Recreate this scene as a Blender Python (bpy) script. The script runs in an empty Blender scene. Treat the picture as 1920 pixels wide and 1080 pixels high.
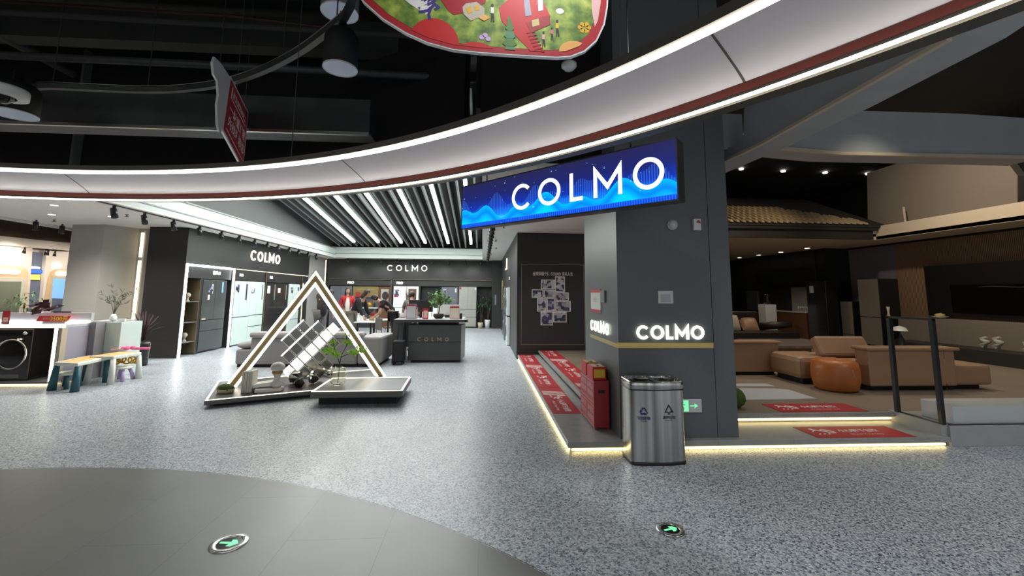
import bpy, bmesh, math, random
from mathutils import Vector, Matrix
random.seed(7)
S = bpy.context.scene
COL = S.collection
# ------------------------------------------------------------------ camera, world, exposure
cam_d = bpy.data.cameras.new('camera'); cam = bpy.data.objects.new('camera', cam_d); COL.objects.link(cam)
S.camera = cam
YAW, PITCH, ROLL, EYE = .0665, .1195, .00856, 1.55
fw = Vector((math.sin(YAW), math.cos(YAW), 0)); rt = Vector((math.cos(YAW), -math.sin(YAW), 0)); up = Vector((0, 0, 1))
w_ = fw*math.cos(PITCH) + up*math.sin(PITCH); u_ = up*math.cos(PITCH) - fw*math.sin(PITCH)
r3 = rt*math.cos(ROLL) + u_*math.sin(ROLL); u3 = u_*math.cos(ROLL) - rt*math.sin(ROLL)
cam.matrix_world = Matrix(((r3.x, u3.x, -w_.x, 0), (r3.y, u3.y, -w_.y, 0), (r3.z, u3.z, -w_.z, EYE), (0, 0, 0, 1)))
cam_d.sensor_width = 36; cam_d.lens = 810/1920*36; cam_d.shift_y = -(540-453.95)/1920
cam_d.clip_start = .05; cam_d.clip_end = 200
W = bpy.data.worlds.new('world'); S.world = W; W.use_nodes = True
W.node_tree.nodes['Background'].inputs[0].default_value = (.93, .965, 1, 1)
W.node_tree.nodes['Background'].inputs[1].default_value = .55
S.view_settings.view_transform = 'Standard'; S.view_settings.look = 'None'
S.view_settings.exposure = 0.48; S.view_settings.gamma = 1; S.view_settings.use_curve_mapping = False

def lamp(name, kind, loc, energy, color=(1, 1, 1), size=None, rot=(0, 0, 0), **k):
    d = bpy.data.lights.new(name, kind); d.energy = energy; d.color = color
    if kind == 'AREA':
        d.shape = 'RECTANGLE'; d.size, d.size_y = size
    for a, b in k.items(): setattr(d, a, b)
    o = bpy.data.objects.new(name, d); o.location = loc; o.rotation_euler = rot; COL.objects.link(o)
    return o
def spot(loc, energy, color=(1, .95, .87), angle=80, blend=.6, aim=None, r=.05):
    o = lamp('spot_light', 'SPOT', loc, energy, color, spot_size=math.radians(angle), spot_blend=blend, shadow_soft_size=r)
    if aim is not None:
        o.rotation_euler = (Vector(aim)-Vector(loc)).to_track_quat('-Z', 'Y').to_euler()
    return o
# the long linear lamps of the slatted ceiling (X, front Y, back Y); slat plane z = 3.55 + .137*(19.46-Y)
SLAT = lambda y: 3.55 + .137*(19.46-y)
LINEAR_X = (-5.45, -4.44, -3.48, -2.47, -1.5, -.53)
for x in LINEAR_X:
    lamp('linear_lamp', 'AREA', (x, 13.75, SLAT(13.75)-.07), 62, (.97, 1, .98), (.09, 9.4), (math.radians(-7.8), 0, 0))
# unseen mall lamps overhead and behind; right-hand ones added to brighten bench and floor
for x, y in ((-6, -3), (-1.5, -3), (3, -3), (-7, 1), (-2.6, .8), (4.2, 1.2), (6.6, 2.6), (8.6, .2), (5.6, -1.6), (.4, 1.9)):
    spot((x, y, 4.6), 120 if y > 0 else 110, (.96, .98, 1), 120, .8, (x, y, 0), .12)
# track spots of the showroom, washing the cabinet fronts and the floor
for y in (11.6, 13.4, 15.2, 17):
    spot((-6.0, y, 2.9), 18, (1, .97, .92), 90, .7, (-7.4, y, .9))
for x in (-6, -4.6, -3.2, -1.8, -.5):
    spot((x, 18.9, 2.9), 22, (1, .98, .94), 90, .7, (x, 20.4, 1.2))
for y in (9, 12, 15, 18):
    spot((.35, y, 3.0), 38, (1, 1, 1), 110, .7, (.1, y, 0))
for x, y in ((-8.7, 9.2), (-7.63, 9.28), (-7.7, 8.16), (-5, 8.4), (-9.8, 8.4), (-12, 12.2), (-10.6, 12.6), (-13, 13), (-3.2, 9.2)):
    spot((x, y, 3.0), 90, (1, .95, .88), 140, .8, (x, y, 0))
spot((1.9, 7.4, 3.0), 60, (1, .93, .82), 110, .8, (1.8, 8.6, 0))
# dim warm lamps of the raised living room
for x, y, e in ((6.2, 7.3, 120), (3.9, 6.6, 80), (8.6, 7.8, 130), (6.0, 9.6, 130), (9.4, 5.2, 60), (6.0, 5.5, 50)):
    spot((x, y, 4.7), e, (1, .88, .70), 100, .9, (x, y, 0), .1)
for x, y in ((8.0, 12.2), (9.2, 12.9), (8.8, 14.8)):
    spot((x, y, 3.0), 26, (1, .82, .62), 120, .8, (x, y, 0))
spot((7.0, 8.6, 5.2), 120, (1, .82, .58), 70, .8, (7.0, 11.2, 3.6), .1)   # added spot, brightens the tiled eave
spot((7.6, 8.0, 5.2), 200, (1, .86, .68), 100, .8, (11, 9, 2.6), .1)
spot((7.4, 7.4, 5.2), 150, (1, .84, .64), 100, .8, (11.5, 7, 1.8), .1)   # this spot and the one above added to brighten wall and cream beam
for y in (12.1, 13.2, 14.2):
    spot((-11.2, y, 2.9), 45, (1, .92, .82), 120, .8, (-12.5, y+.2, 1.4))  # added spots that brighten the far-left shop wall

# ------------------------------------------------------------------ materials
M = {}
PI_ = math.pi
def mat(name, col, rough=.55, metal=0, emit=None, es=0, spec=None, noise=0, nscale=6, bump=0, trans=0, alpha=1, coat=0, ior=None):
    m = bpy.data.materials.new(name); m.use_nodes = True; nt = m.node_tree; b = nt.nodes['Principled BSDF']
    b.inputs['Base Color'].default_value = (*col, 1); b.inputs['Roughness'].default_value = rough; b.inputs['Metallic'].default_value = metal
    if spec is not None: b.inputs['Specular IOR Level'].default_value = spec
    if emit: b.inputs['Emission Color'].default_value = (*emit, 1); b.inputs['Emission Strength'].default_value = es
    if trans: b.inputs['Transmission Weight'].default_value = trans
    if ior: b.inputs['IOR'].default_value = ior
    if coat: b.inputs['Coat Weight'].default_value = coat
    if alpha < 1: b.inputs['Alpha'].default_value = alpha
    if noise or bump:
        tc = nt.nodes.new('ShaderNodeTexCoord'); n = nt.nodes.new('ShaderNodeTexNoise'); n.inputs['Scale'].default_value = nscale; n.inputs['Detail'].default_value = 4
        nt.links.new(tc.outputs['Object'], n.inputs['Vector'])
        if noise:
            mx = nt.nodes.new('ShaderNodeMix'); mx.data_type = 'RGBA'
            mx.inputs[6].default_value = (*[c*(1-noise) for c in col], 1); mx.inputs[7].default_value = (*[min(1, c*(1+noise)) for c in col], 1)
            nt.links.new(n.outputs['Fac'], mx.inputs[0]); nt.links.new(mx.outputs[2], b.inputs['Base Color'])
        if bump:
            bp = nt.nodes.new('ShaderNodeBump'); bp.inputs['Strength'].default_value = bump; bp.inputs['Distance'].default_value = .01
            nt.links.new(n.outputs['Fac'], bp.inputs['Height']); nt.links.new(bp.outputs['Normal'], b.inputs['Normal'])
    M[name] = m; return m
def N(m): return m.node_tree.nodes, m.node_tree.links, m.node_tree.nodes['Principled BSDF']
def ramp(nodes, stops, interp='LINEAR'):
    r = nodes.new('ShaderNodeValToRGB'); r.color_ramp.interpolation = interp
    while len(r.color_ramp.elements) < len(stops): r.color_ramp.elements.new(.5)
    for e, (p, c) in zip(r.color_ramp.elements, stops): e.position = p; e.color = (*c, 1)
    return r
# speckled terrazzo floor
m = mat('terrazzo', (.4, .42, .44), .36, spec=.5); nd, lk, b = N(m)
tc = nd.new('ShaderNodeTexCoord')
v = nd.new('ShaderNodeTexVoronoi'); v.inputs['Scale'].default_value = 95; lk.new(tc.outputs['Object'], v.inputs['Vector'])
r = ramp(nd, [(0, (.055, .07, .09)), (.14, (.17, .20, .235)), (.32, (.32, .355, .40)), (.62, (.47, .505, .54)), (.9, (.66, .68, .69))])
sep = nd.new('ShaderNodeSeparateColor'); lk.new(v.outputs['Color'], sep.inputs[0]); lk.new(sep.outputs[0], r.inputs[0])
n2 = nd.new('ShaderNodeTexNoise'); n2.inputs['Scale'].default_value = .9; lk.new(tc.outputs['Object'], n2.inputs['Vector'])
mx = nd.new('ShaderNodeMix'); mx.data_type = 'RGBA'; mx.blend_type = 'MULTIPLY'; mx.inputs[0].default_value = 1
r2 = ramp(nd, [(.3, (.86, .88, .90)), (.7, (1, 1, 1))]); lk.new(n2.outputs['Fac'], r2.inputs[0])
lk.new(r.outputs[0], mx.inputs[6]); lk.new(r2.outputs[0], mx.inputs[7]); lk.new(mx.outputs[2], b.inputs['Base Color'])
# dark stone tiles of the round inlay: large tiles with thin joints
def tiles(name, c1, c2, joint, sx, sy, rough, rot=0, jw=.004, offs=.5, nz=1.5):
    m = mat(name, c1, rough); nd, lk, b = N(m)
    tc = nd.new('ShaderNodeTexCoord'); mp = nd.new('ShaderNodeMapping'); mp.inputs['Rotation'].default_value[2] = rot
    br = nd.new('ShaderNodeTexBrick'); br.offset = offs; br.inputs['Scale'].default_value = 1; br.inputs['Brick Width'].default_value = sx; br.inputs['Row Height'].default_value = sy
    br.inputs['Mortar Size'].default_value = jw; br.inputs['Mortar Smooth'].default_value = 0; br.inputs['Color1'].default_value = (*c1, 1); br.inputs['Color2'].default_value = (*c2, 1); br.inputs['Mortar'].default_value = (*joint, 1)
    n = nd.new('ShaderNodeTexNoise'); n.inputs['Scale'].default_value = nz; n.inputs['Detail'].default_value = 5
    mx = nd.new('ShaderNodeMix'); mx.data_type = 'RGBA'; mx.blend_type = 'MULTIPLY'; mx.inputs[0].default_value = 1
    r = ramp(nd, [(.25, (.82, .82, .82)), (.75, (1, 1, 1))])
    lk.new(tc.outputs['Object'], mp.inputs[0]); lk.new(mp.outputs[0], br.inputs['Vector']); lk.new(tc.outputs['Object'], n.inputs['Vector'])
    lk.new(n.outputs['Fac'], r.inputs[0]); lk.new(br.outputs['Color'], mx.inputs[6]); lk.new(r.outputs[0], mx.inputs[7]); lk.new(mx.outputs[2], b.inputs['Base Color'])
    return m
tiles('inlay_stone', (.165, .165, .150), (.172, .172, .158), (.115, .115, .108), 1.2, .6, .36, rot=PI_/2, jw=.0022)
tiles('living_floor', (.24, .195, .145), (.26, .21, .155), (.12, .09, .06), 1.6, .8, .42, jw=.003)
tiles('step_stone', (.34, .345, .33), (.38, .385, .37), (.22, .22, .22), .8, 5, .35, offs=0, jw=.002, nz=8)
tiles('facade_panels', (.030, .032, .033), (.034, .036, .037), (.008, .008, .008), 2.4, 1.6, .42, jw=.002, nz=3)
mat('column_clad', (.118, .128, .132), .38, noise=.10, nscale=40)
mat('desk_dark', (.052, .056, .058), .38, noise=.10, nscale=40)
mat('cabinet_black', (.020, .0195, .019), .45, noise=.12, nscale=30)
mat('panel_black', (.026, .026, .025), .5, noise=.15, nscale=20)
mat('niche_black', (.006, .006, .006), .5)
mat('soot', (.028, .028, .027), .8, noise=.4, nscale=3)
mat('soot_duct', (.048, .049, .049), .5, noise=.7, nscale=2.6)
mat('grey_duct', (.42, .45, .46), .55, noise=.12, nscale=3)
mat('bright_trim', (.55, .54, .50), .3, 1)
mat('white_paint', (.72, .70, .66), .7)
mat('cove_white', (.58, .63, .61), .6)
mat('slat_grey', (.24, .255, .25), .45)
mat('void', (.004, .004, .004), .9)
mat('gable_grey', (.10, .105, .105), .8)
mat('ring_white', (.80, .76, .84), .32, .05)
mat('ring_red', (.27, .062, .045), .45)
mat('ring_dark', (.075, .068, .055), .5)
mat('wall_beige', (.40, .385, .345), .8, noise=.05)
mat('wall_mauve', (.33, .31, .30), .8, noise=.05)
mat('wall_white', (.66, .64, .60), .8)
mat('gold', (.60, .44, .16), .35, .85)
mat('gold_dim', (.26, .20, .11), .4, .6)
mat('steel', (.62, .62, .60), .22, 1)
mat('chrome', (.8, .8, .8), .08, 1)
mat('black_plastic', (.012, .012, .012), .3)
mat('black_matte', (.010, .010, .010), .7)
mat('grey_plastic', (.2, .2, .2), .4)
mat('white_plastic', (.75, .75, .73), .35)
mat('white_gloss', (.80, .84, .82), .15)
mat('paper', (.8, .8, .78), .8)
mat('glass_mint', (.56, .66, .63), .18, coat=.5)
mat('fridge_dark', (.050, .058, .056), .3, coat=.3)
mat('fridge_black', (.018, .018, .018), .2, coat=.3)
mat('fridge_grey', (.13, .14, .165), .3)
mat('fridge_stone', (.36, .37, .33), .45, noise=.08, nscale=8)
mat('brown_wood', (.12, .052, .022), .5, noise=.25, nscale=9)
mat('gold_wood', (.22, .16, .05), .5, noise=.2, nscale=6)
mat('sofa_grey', (.28, .27, .265), .85, noise=.08, nscale=60, bump=.2)
mat('sofa_grey_light', (.33, .31, .30), .85, noise=.08, nscale=60)
mat('leather_tan', (.34, .20, .115), .45, noise=.1, nscale=8, bump=.15)
mat('leather_orange', (.42, .125, .028), .38, noise=.12, nscale=8, bump=.15)
mat('leather_black', (.018, .014, .012), .42, noise=.2, nscale=8)
mat('cushion_cream', (.5, .45, .36), .8)
mat('red_mat', (.42, .022, .030), .5, noise=.08, nscale=4)
mat('red_paint', (.36, .022, .028), .45)
mat('red_bright', (.55, .02, .02), .5)
mat('yellow', (.75, .50, .03), .5)
mat('yellow_pale', (.62, .5, .2), .5)
mat('ink', (.015, .015, .018), .6)
mat('ink_blue', (.045, .03, .20), .6)
mat('white_ink', (.78, .74, .72), .6)
mat('pink_ink', (.75, .45, .42), .6)
mat('green_moss', (.075, .12, .022), .95, noise=.5, nscale=40, bump=1)
mat('green_moss_dark', (.03, .07, .015), .95, noise=.5, nscale=40, bump=1)
mat('leaf_bright', (.42, .72, .08), .6, noise=.3, nscale=20)
mat('leaf_mid', (.10, .22, .05), .6, noise=.3, nscale=20)
mat('leaf_dark', (.028, .075, .022), .6, noise=.3, nscale=20)
mat('leaf_olive', (.085, .10, .06), .7)
mat('leaf_red', (.035, .006, .008), .6)
mat('stem', (.10, .07, .03), .8)
mat('stem_dark', (.03, .022, .015), .8)
mat('sign_green_flat', (.10, .26, .12), .5)
mat('teal', (.02, .105, .13), .5)
mat('lilac', (.56, .40, .68), .5)
mat('pink', (.85, .12, .28), .5)
mat('toy_yellow', (.72, .42, .05), .4)
mat('toy_orange', (.8, .40, .12), .5)
mat('toy_white', (.74, .76, .68), .5)
mat('lavender', (.36, .35, .43), .5)
mat('grey_blue', (.23, .235, .26), .5)
mat('counter_top', (.52, .53, .55), .35)
mat('book_cream', (.62, .60, .52), .7)
mat('ceramic', (.62, .60, .56), .55, noise=.08, nscale=14)
mat('bronze_band', (.35, .19, .05), .4, .6)
mat('skin', (.42, .24, .165), .6)
mat('hair_black', (.010, .008, .007), .55)
mat('hair_brown', (.03, .016, .010), .5)
mat('cloth_black', (.010, .010, .012), .9)
mat('cloth_brown', (.04, .03, .022), .9)
mat('cloth_red', (.36, .015, .022), .85)
mat('cloth_white', (.62, .60, .56), .9)
mat('cloth_khaki', (.21, .19, .15), .9)
mat('cloth_grey', (.14, .13, .12), .9)
mat('rack_top', (.05, .05, .05), .6)
mat('plinth_dark', (.055, .05, .05), .33)
mat('plinth_side', (.13, .125, .11), .4)
mat('mirror_panel', (.30, .295, .28), .12, .9)
mat('pot_white', (.6, .62, .62), .4)
mat('pot_cream', (.5, .44, .30), .5)
mat('marble_light', (.80, .83, .82), .35, noise=.06, nscale=2)
mat('stone_kerb', (.36, .37, .37), .5, noise=.15, nscale=6)
mat('tile_roof', (.38, .28, .17), .7, noise=.35, nscale=10)
mat('tile_dark', (.02, .018, .015), .8)
mat('cream_beam', (.62, .53, .40), .7)
mat('taupe_wall', (.20, .17, .14), .85)
mat('purple_wall', (.17, .155, .18), .8)
mat('rug_tan', (.30, .20, .12), .95, noise=.35, nscale=5)
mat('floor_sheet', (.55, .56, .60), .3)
mat('marble_dark', (.16, .13, .12), .3, noise=.7, nscale=7)
mat('screen_black', (.004, .004, .004), .12)
mat('dim_metal', (.25, .22, .17), .35, .6)
mat('moss_ball', (.06, .12, .015), .95, noise=.5, nscale=50, bump=1)
mat('amber_glass', (.90, .90, .80), .03, trans=1, ior=1.12)
mat('clear_glass', (.985, .99, .99), .02, trans=1, ior=1.02)
mat('led_white', (1, 1, 1), .5, emit=(1, .97, .90), es=14)
mat('led_cool', (1, 1, 1), .5, emit=(.93, .95, 1), es=9)
mat('led_ring', (1, 1, 1), .5, emit=(1, .96, .82), es=8.5)
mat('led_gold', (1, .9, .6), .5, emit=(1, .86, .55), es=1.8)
mat('led_step', (1, .9, .6), .5, emit=(1, .78, .34), es=4.2)
mat('led_tri', (1, 1, 1), .5, emit=(1, .92, .74), es=4)
mat('led_plinth', (1, .95, .8), .5, emit=(1, .88, .60), es=1.7)
mat('linear_tube', (1, 1, 1), .5, emit=(.95, 1, .95), es=10)
mat('downlight', (1, 1, 1), .5, emit=(1, .93, .8), es=6)
mat('lamp_off', (.45, .48, .52), .35, emit=(.55, .62, .75), es=.12)
mat('letter_glow', (1, 1, 1), .5, emit=(1, 1, .84), es=1.8)
mat('letter_soft', (.9, .88, .8), .5, emit=(1, .92, .78), es=.9)
mat('letter_bronze', (.35, .30, .24), .4, .6)
mat('letter_white', (.9, .95, 1), .5, emit=(.88, .95, 1), es=1.1)
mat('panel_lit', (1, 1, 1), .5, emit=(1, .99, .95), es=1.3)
mat('sign_green', (.1, .8, .35), .5, emit=(.22, 1, .42), es=.62)
mat('shop_glow', (1, 1, 1), .5, emit=(.92, .95, 1), es=3)
mat('shop_blue', (.1, .3, .9), .5, emit=(.22, .38, .95), es=.7)
mat('shop_deep_blue', (.02, .08, .5), .5, emit=(.05, .16, .65), es=.7)
mat('shop_yellow', (.9, .7, .1), .5, emit=(.95, .75, .10), es=.8)
mat('shop_wood', (.62, .42, .24), .5)
mat('shop_wall', (.60, .50, .42), .8)
mat('shop_white', (.70, .62, .52), .6)
mat('shop_slate', (.12, .14, .19), .6)
mat('shop_brown', (.13, .085, .055), .7, noise=.5, nscale=2)
mat('shop_green', (.16, .17, .12), .6)
# brushed steel: vertical streak reflections painted into the base colour
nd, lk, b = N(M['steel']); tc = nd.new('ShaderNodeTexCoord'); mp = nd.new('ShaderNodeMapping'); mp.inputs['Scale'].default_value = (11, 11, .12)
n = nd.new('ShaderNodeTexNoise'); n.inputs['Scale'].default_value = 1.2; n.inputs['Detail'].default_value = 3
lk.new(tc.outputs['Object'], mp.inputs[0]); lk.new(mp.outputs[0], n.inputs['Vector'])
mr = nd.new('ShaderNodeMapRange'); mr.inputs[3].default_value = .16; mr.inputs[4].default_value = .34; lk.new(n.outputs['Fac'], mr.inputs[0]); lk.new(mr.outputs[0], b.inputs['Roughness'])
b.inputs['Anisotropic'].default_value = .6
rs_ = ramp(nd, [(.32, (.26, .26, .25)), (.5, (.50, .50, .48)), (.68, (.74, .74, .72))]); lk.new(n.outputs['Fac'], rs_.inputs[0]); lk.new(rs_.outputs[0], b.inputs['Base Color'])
# fluted wood wall behind the big television
nd, lk, b = N(mat('fluted_wood', (.2, .13, .08), .6)); tc = nd.new('ShaderNodeTexCoord'); wv = nd.new('ShaderNodeTexWave'); wv.bands_direction = 'Y'; wv.inputs['Scale'].default_value = 9; wv.inputs['Distortion'].default_value = .1
rr = ramp(nd, [(.2, (.10, .062, .036)), (.5, (.26, .17, .10)), (1, (.30, .20, .115))]); lk.new(tc.outputs['Object'], wv.inputs['Vector']); lk.new(wv.outputs['Color'], rr.inputs[0]); lk.new(rr.outputs[0], b.inputs['Base Color'])
# the picture of the blue light box: night-blue sky, equaliser bars and a bright wavy shore
nd, lk, b = N(mat('blue_screen', (0, 0, .02), .3)); tc = nd.new('ShaderNodeTexCoord'); sx = nd.new('ShaderNodeSeparateXYZ'); lk.new(tc.outputs['Object'], sx.inputs[0])
def math_(op, a, b2=None, c=None):
    n = nd.new('ShaderNodeMath'); n.operation = op
    for i, v in enumerate((a, b2, c)):
        if v is None: continue
        if isinstance(v, (int, float)): n.inputs[i].default_value = v
        else: lk.new(v, n.inputs[i])
    return n.outputs[0]
X_, Z_ = sx.outputs[0], sx.outputs[2]
h1 = math_('ADD', math_('MULTIPLY', math_('SINE', math_('MULTIPLY', X_, 6.3)), .055), math_('MULTIPLY', math_('SINE', math_('MULTIPLY_ADD', X_, 14.7, 1.3)), .05))
bars = math_('GREATER_THAN', math_('SINE', math_('MULTIPLY', X_, 260)), .15)
h2 = math_('ADD', math_('MULTIPLY', math_('SINE', math_('MULTIPLY_ADD', X_, 10.2, 2)), .07), math_('MULTIPLY', math_('SINE', math_('MULTIPLY_ADD', X_, 23, .4)), .035))
below2 = math_('MULTIPLY', math_('LESS_THAN', Z_, math_('ADD', h2, .27)), bars)
d1 = math_('SUBTRACT', math_('ADD', h1, .17), Z_)          # depth below the shore line
vv = math_('MULTIPLY', Z_, 1.9)
rz = ramp(nd, [(0, (.0, .04, .50)), (.09, (.0, .07, .62)), (.13, (.04, .60, 1)), (.22, (.0, .20, .80)), (.40, (.004, .03, .36)), (.65, (.010, .016, .13)), (1, (.016, .016, .065))]); lk.new(vv, rz.inputs[0])
m1 = nd.new('ShaderNodeMix'); m1.data_type = 'RGBA'; lk.new(math_('MULTIPLY', below2, .35), m1.inputs[0]); lk.new(rz.outputs[0], m1.inputs[6]); m1.inputs[7].default_value = (.05, .22, 1, 1)
m2 = nd.new('ShaderNodeMix'); m2.data_type = 'RGBA'; lk.new(math_('MULTIPLY', math_('GREATER_THAN', d1, 0), math_('GREATER_THAN', Z_, .055)), m2.inputs[0]); lk.new(m1.outputs[2], m2.inputs[6])
rs = ramp(nd, [(0, (.0, .42, 1)), (.45, (.0, .20, .85)), (1, (.0, .55, 1))]); lk.new(math_('MULTIPLY', d1, 6), rs.inputs[0]); lk.new(rs.outputs[0], m2.inputs[7])
nn = nd.new('ShaderNodeTexNoise'); nn.inputs['Scale'].default_value = 34; lk.new(tc.outputs['Object'], nn.inputs['Vector'])
m3 = nd.new('ShaderNodeMix'); m3.data_type = 'RGBA'; lk.new(math_('GREATER_THAN', nn.outputs['Fac'], .72), m3.inputs[0]); lk.new(m2.outputs[2], m3.inputs[6]); m3.inputs[7].default_value = (.3, .7, 1, 1)
lk.new(m3.outputs[2], b.inputs['Emission Color']); b.inputs['Emission Strength'].default_value = .95
# meadow of the round advertising board
nd, lk, b = N(mat('meadow', (.2, .3, .05), .55)); tc = nd.new('ShaderNodeTexCoord'); n = nd.new('ShaderNodeTexNoise'); n.inputs['Scale'].default_value = 9; n.inputs['Detail'].default_value = 8
lk.new(tc.outputs['Object'], n.inputs['Vector']); rr = ramp(nd, [(.30, (.035, .07, .015)), (.46, (.13, .22, .03)), (.60, (.32, .42, .06)), (.75, (.55, .60, .16))]); lk.new(n.outputs['Fac'], rr.inputs[0]); lk.new(rr.outputs[0], b.inputs['Base Color'])
# the small black-and-white photographs
nd, lk, b = N(mat('photo_print', (.2, .2, .24), .35)); tc = nd.new('ShaderNodeTexCoord'); n = nd.new('ShaderNodeTexVoronoi'); n.distance = 'CHEBYCHEV'; n.inputs['Scale'].default_value = 11
oi = nd.new('ShaderNodeObjectInfo'); va = nd.new('ShaderNodeVectorMath'); va.operation = 'ADD'; ms = nd.new('ShaderNodeMath'); ms.operation = 'MULTIPLY'; ms.inputs[1].default_value = 40; lk.new(oi.outputs['Random'], ms.inputs[0]); lk.new(tc.outputs['Object'], va.inputs[0]); lk.new(ms.outputs[0], va.inputs[1]); lk.new(va.outputs[0], n.inputs['Vector']); sp = nd.new('ShaderNodeSeparateColor'); lk.new(n.outputs['Color'], sp.inputs[0])
rr = ramp(nd, [(.1, (.02, .02, .035)), (.45, (.08, .08, .16)), (.6, (.35, .35, .42)), (.9, (.6, .58, .62))]); lk.new(sp.outputs[0], rr.inputs[0]); lk.new(rr.outputs[0], b.inputs['Base Color'])
# ------------------------------------------------------------------ geometry helpers
PI = math.pi
def V(*a): return Vector(a)
class MB:
    def __init__(s): s.v = []; s.f = []; s.sm = []
    def add(s, vs, fs, smooth=False):
        o = len(s.v); s.v += [Vector(p) for p in vs]; s.f += [[i+o for i in f] for f in fs]; s.sm += [smooth]*len(fs); return s
    def box(s, x0, x1, y0, y1, z0, z1, rz=0, c=None):
        p = [V(x, y, z) for z in (z0, z1) for x, y in ((x0, y0), (x1, y0), (x1, y1), (x0, y1))]
        if rz:
            c = Vector((*c, 0)) if c is not None else V((x0+x1)/2, (y0+y1)/2, 0); R = Matrix.Rotation(rz, 3, 'Z'); p = [R@(q-c)+c for q in p]
        return s.add(p, [(0, 3, 2, 1), (4, 5, 6, 7), (0, 1, 5, 4), (1, 2, 6, 5), (2, 3, 7, 6), (3, 0, 4, 7)])
    def bar(s, a, b, w, h, up=(0, 0, 1)):       # rectangular bar from a to b, w across, h along up
        a, b = Vector(a), Vector(b); d = (b-a).normalized(); u = Vector(up); u = (u-d*u.dot(d)).normalized(); n = d.cross(u)
        p = [e + n*i*w/2 + u*j*h/2 for e in (a, b) for i, j in ((-1, -1), (1, -1), (1, 1), (-1, 1))]
        return s.add(p, [(0, 1, 2, 3), (4, 7, 6, 5), (0, 4, 5, 1), (1, 5, 6, 2), (2, 6, 7, 3), (3, 7, 4, 0)])
    def tube(s, pts, r, n=8, cap=True):
        pts = [Vector(p) for p in pts]; rs = r if isinstance(r, (list, tuple)) else [r]*len(pts); vs = []; fs = []; u = None
        for i, p in enumerate(pts):
            d = (pts[min(i+1, len(pts)-1)]-pts[max(i-1, 0)]).normalized()
            if u is None: u = d.orthogonal().normalized()
            else: u = (u-d*u.dot(d)).normalized()
            w = d.cross(u)
            vs += [p + (u*math.cos(2*PI*k/n)+w*math.sin(2*PI*k/n))*rs[i] for k in range(n)]
        for i in range(len(pts)-1):
            for k in range(n): fs.append((i*n+k, i*n+(k+1) % n, (i+1)*n+(k+1) % n, (i+1)*n+k))
        s.add(vs, fs, True)
        if cap:
            o = len(s.v)-len(vs); s.f += [[o+k for k in reversed(range(n))], [o+(len(pts)-1)*n+k for k in range(n)]]; s.sm += [False]*2
        return s
    def lathe(s, prof, c=(0, 0, 0), n=24, axis=None, sy=1):
        vs = []; fs = []
        for r_, z in prof:
            for k in range(n): vs.append(V(r_*math.cos(2*PI*k/n), r_*math.sin(2*PI*k/n)*sy, z))
        for i in range(len(prof)-1):
            for k in range(n): fs.append((i*n+k, i*n+(k+1) % n, (i+1)*n+(k+1) % n, (i+1)*n+k))
        if axis is not None:
            q = V(0, 0, 1).rotation_difference(Vector(axis)); vs = [q@p for p in vs]
        return s.add([p+Vector(c) for p in vs], fs, True)
    def ball(s, c, r, n=14, m=9, jitter=0):
        rx, ry, rz = r if isinstance(r, (tuple, list)) else (r, r, r); vs = []; fs = []; c = Vector(c)
        for i in range(m+1):
            t = PI*i/m
            for k in range(n):
                j = 1+random.uniform(-jitter, jitter)
                vs.append(c+V(rx*math.sin(t)*math.cos(2*PI*k/n)*j, ry*math.sin(t)*math.sin(2*PI*k/n)*j, rz*math.cos(t)*j))
        for i in range(m):
            for k in range(n): fs.append((i*n+k, (i+1)*n+k, (i+1)*n+(k+1) % n, i*n+(k+1) % n))
        return s.add(vs, fs, True)
    def prism(s, poly, z0, z1):
        n = len(poly); vs = [V(x, y, z0) for x, y in poly]+[V(x, y, z1) for x, y in poly]
        ar = sum(poly[i][0]*poly[(i+1) % n][1]-poly[(i+1) % n][0]*poly[i][1] for i in range(n))
        a, b = list(range(n)), list(range(n, 2*n))
        if ar > 0: fs = [a[::-1], b]+[(i, (i+1) % n, n+(i+1) % n, n+i) for i in range(n)]
        else: fs = [a, b[::-1]]+[((i+1) % n, i, n+i, n+(i+1) % n) for i in range(n)]
        return s.add(vs, fs)
    def slab(s, poly, o, ex, ey, t, t0=0):          # a flat polygon (u,v) on the plane o,ex,ey with thickness t along ex x ey
        o, ex, ey = Vector(o), Vector(ex), Vector(ey); nz = ex.cross(ey).normalized(); b = len(s.v)
        s.prism(poly, t0, t0+t)
        for i in range(b, len(s.v)):
            q = s.v[i]; s.v[i] = o+ex*q.x+ey*q.y+nz*q.z
        return s
    def map(s, fn, start=0):
        for i in range(start, len(s.v)): s.v[i] = fn(s.v[i])
        return s
    def moved(s, o, rz=0, sc=1):
        R = Matrix.Rotation(rz, 3, 'Z'); o = Vector(o); s.v = [R@(p*sc)+o for p in s.v]; return s

def link(name, me, parent=None):
    o = bpy.data.objects.new(name, me); COL.objects.link(o)
    if parent is not None: o.parent = parent
    return o
def mesh_of(mb, name, materials, smooth_all=None):
    me = bpy.data.meshes.new(name); me.from_pydata([tuple(v) for v in mb.v], [], mb.f)
    ms = materials if isinstance(materials, (list, tuple)) else [materials]
    for x in ms: me.materials.append(M[x] if isinstance(x, str) else x)
    me.polygons.foreach_set('use_smooth', [bool(x) if smooth_all is None else smooth_all for x in mb.sm]); me.update(); return me
def bev(o, w, seg=2):
    b = o.modifiers.new('bevel', 'BEVEL'); b.width = w; b.segments = seg; b.limit_method = 'ANGLE'; b.angle_limit = .6; return o
def world_of(o):
    m = Matrix.Identity(4)
    while o is not None:
        m = (Matrix.Translation(o.location) @ o.rotation_euler.to_matrix().to_4x4() @ Matrix.Diagonal((*o.scale, 1))) @ m; o = o.parent
    return m
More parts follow.
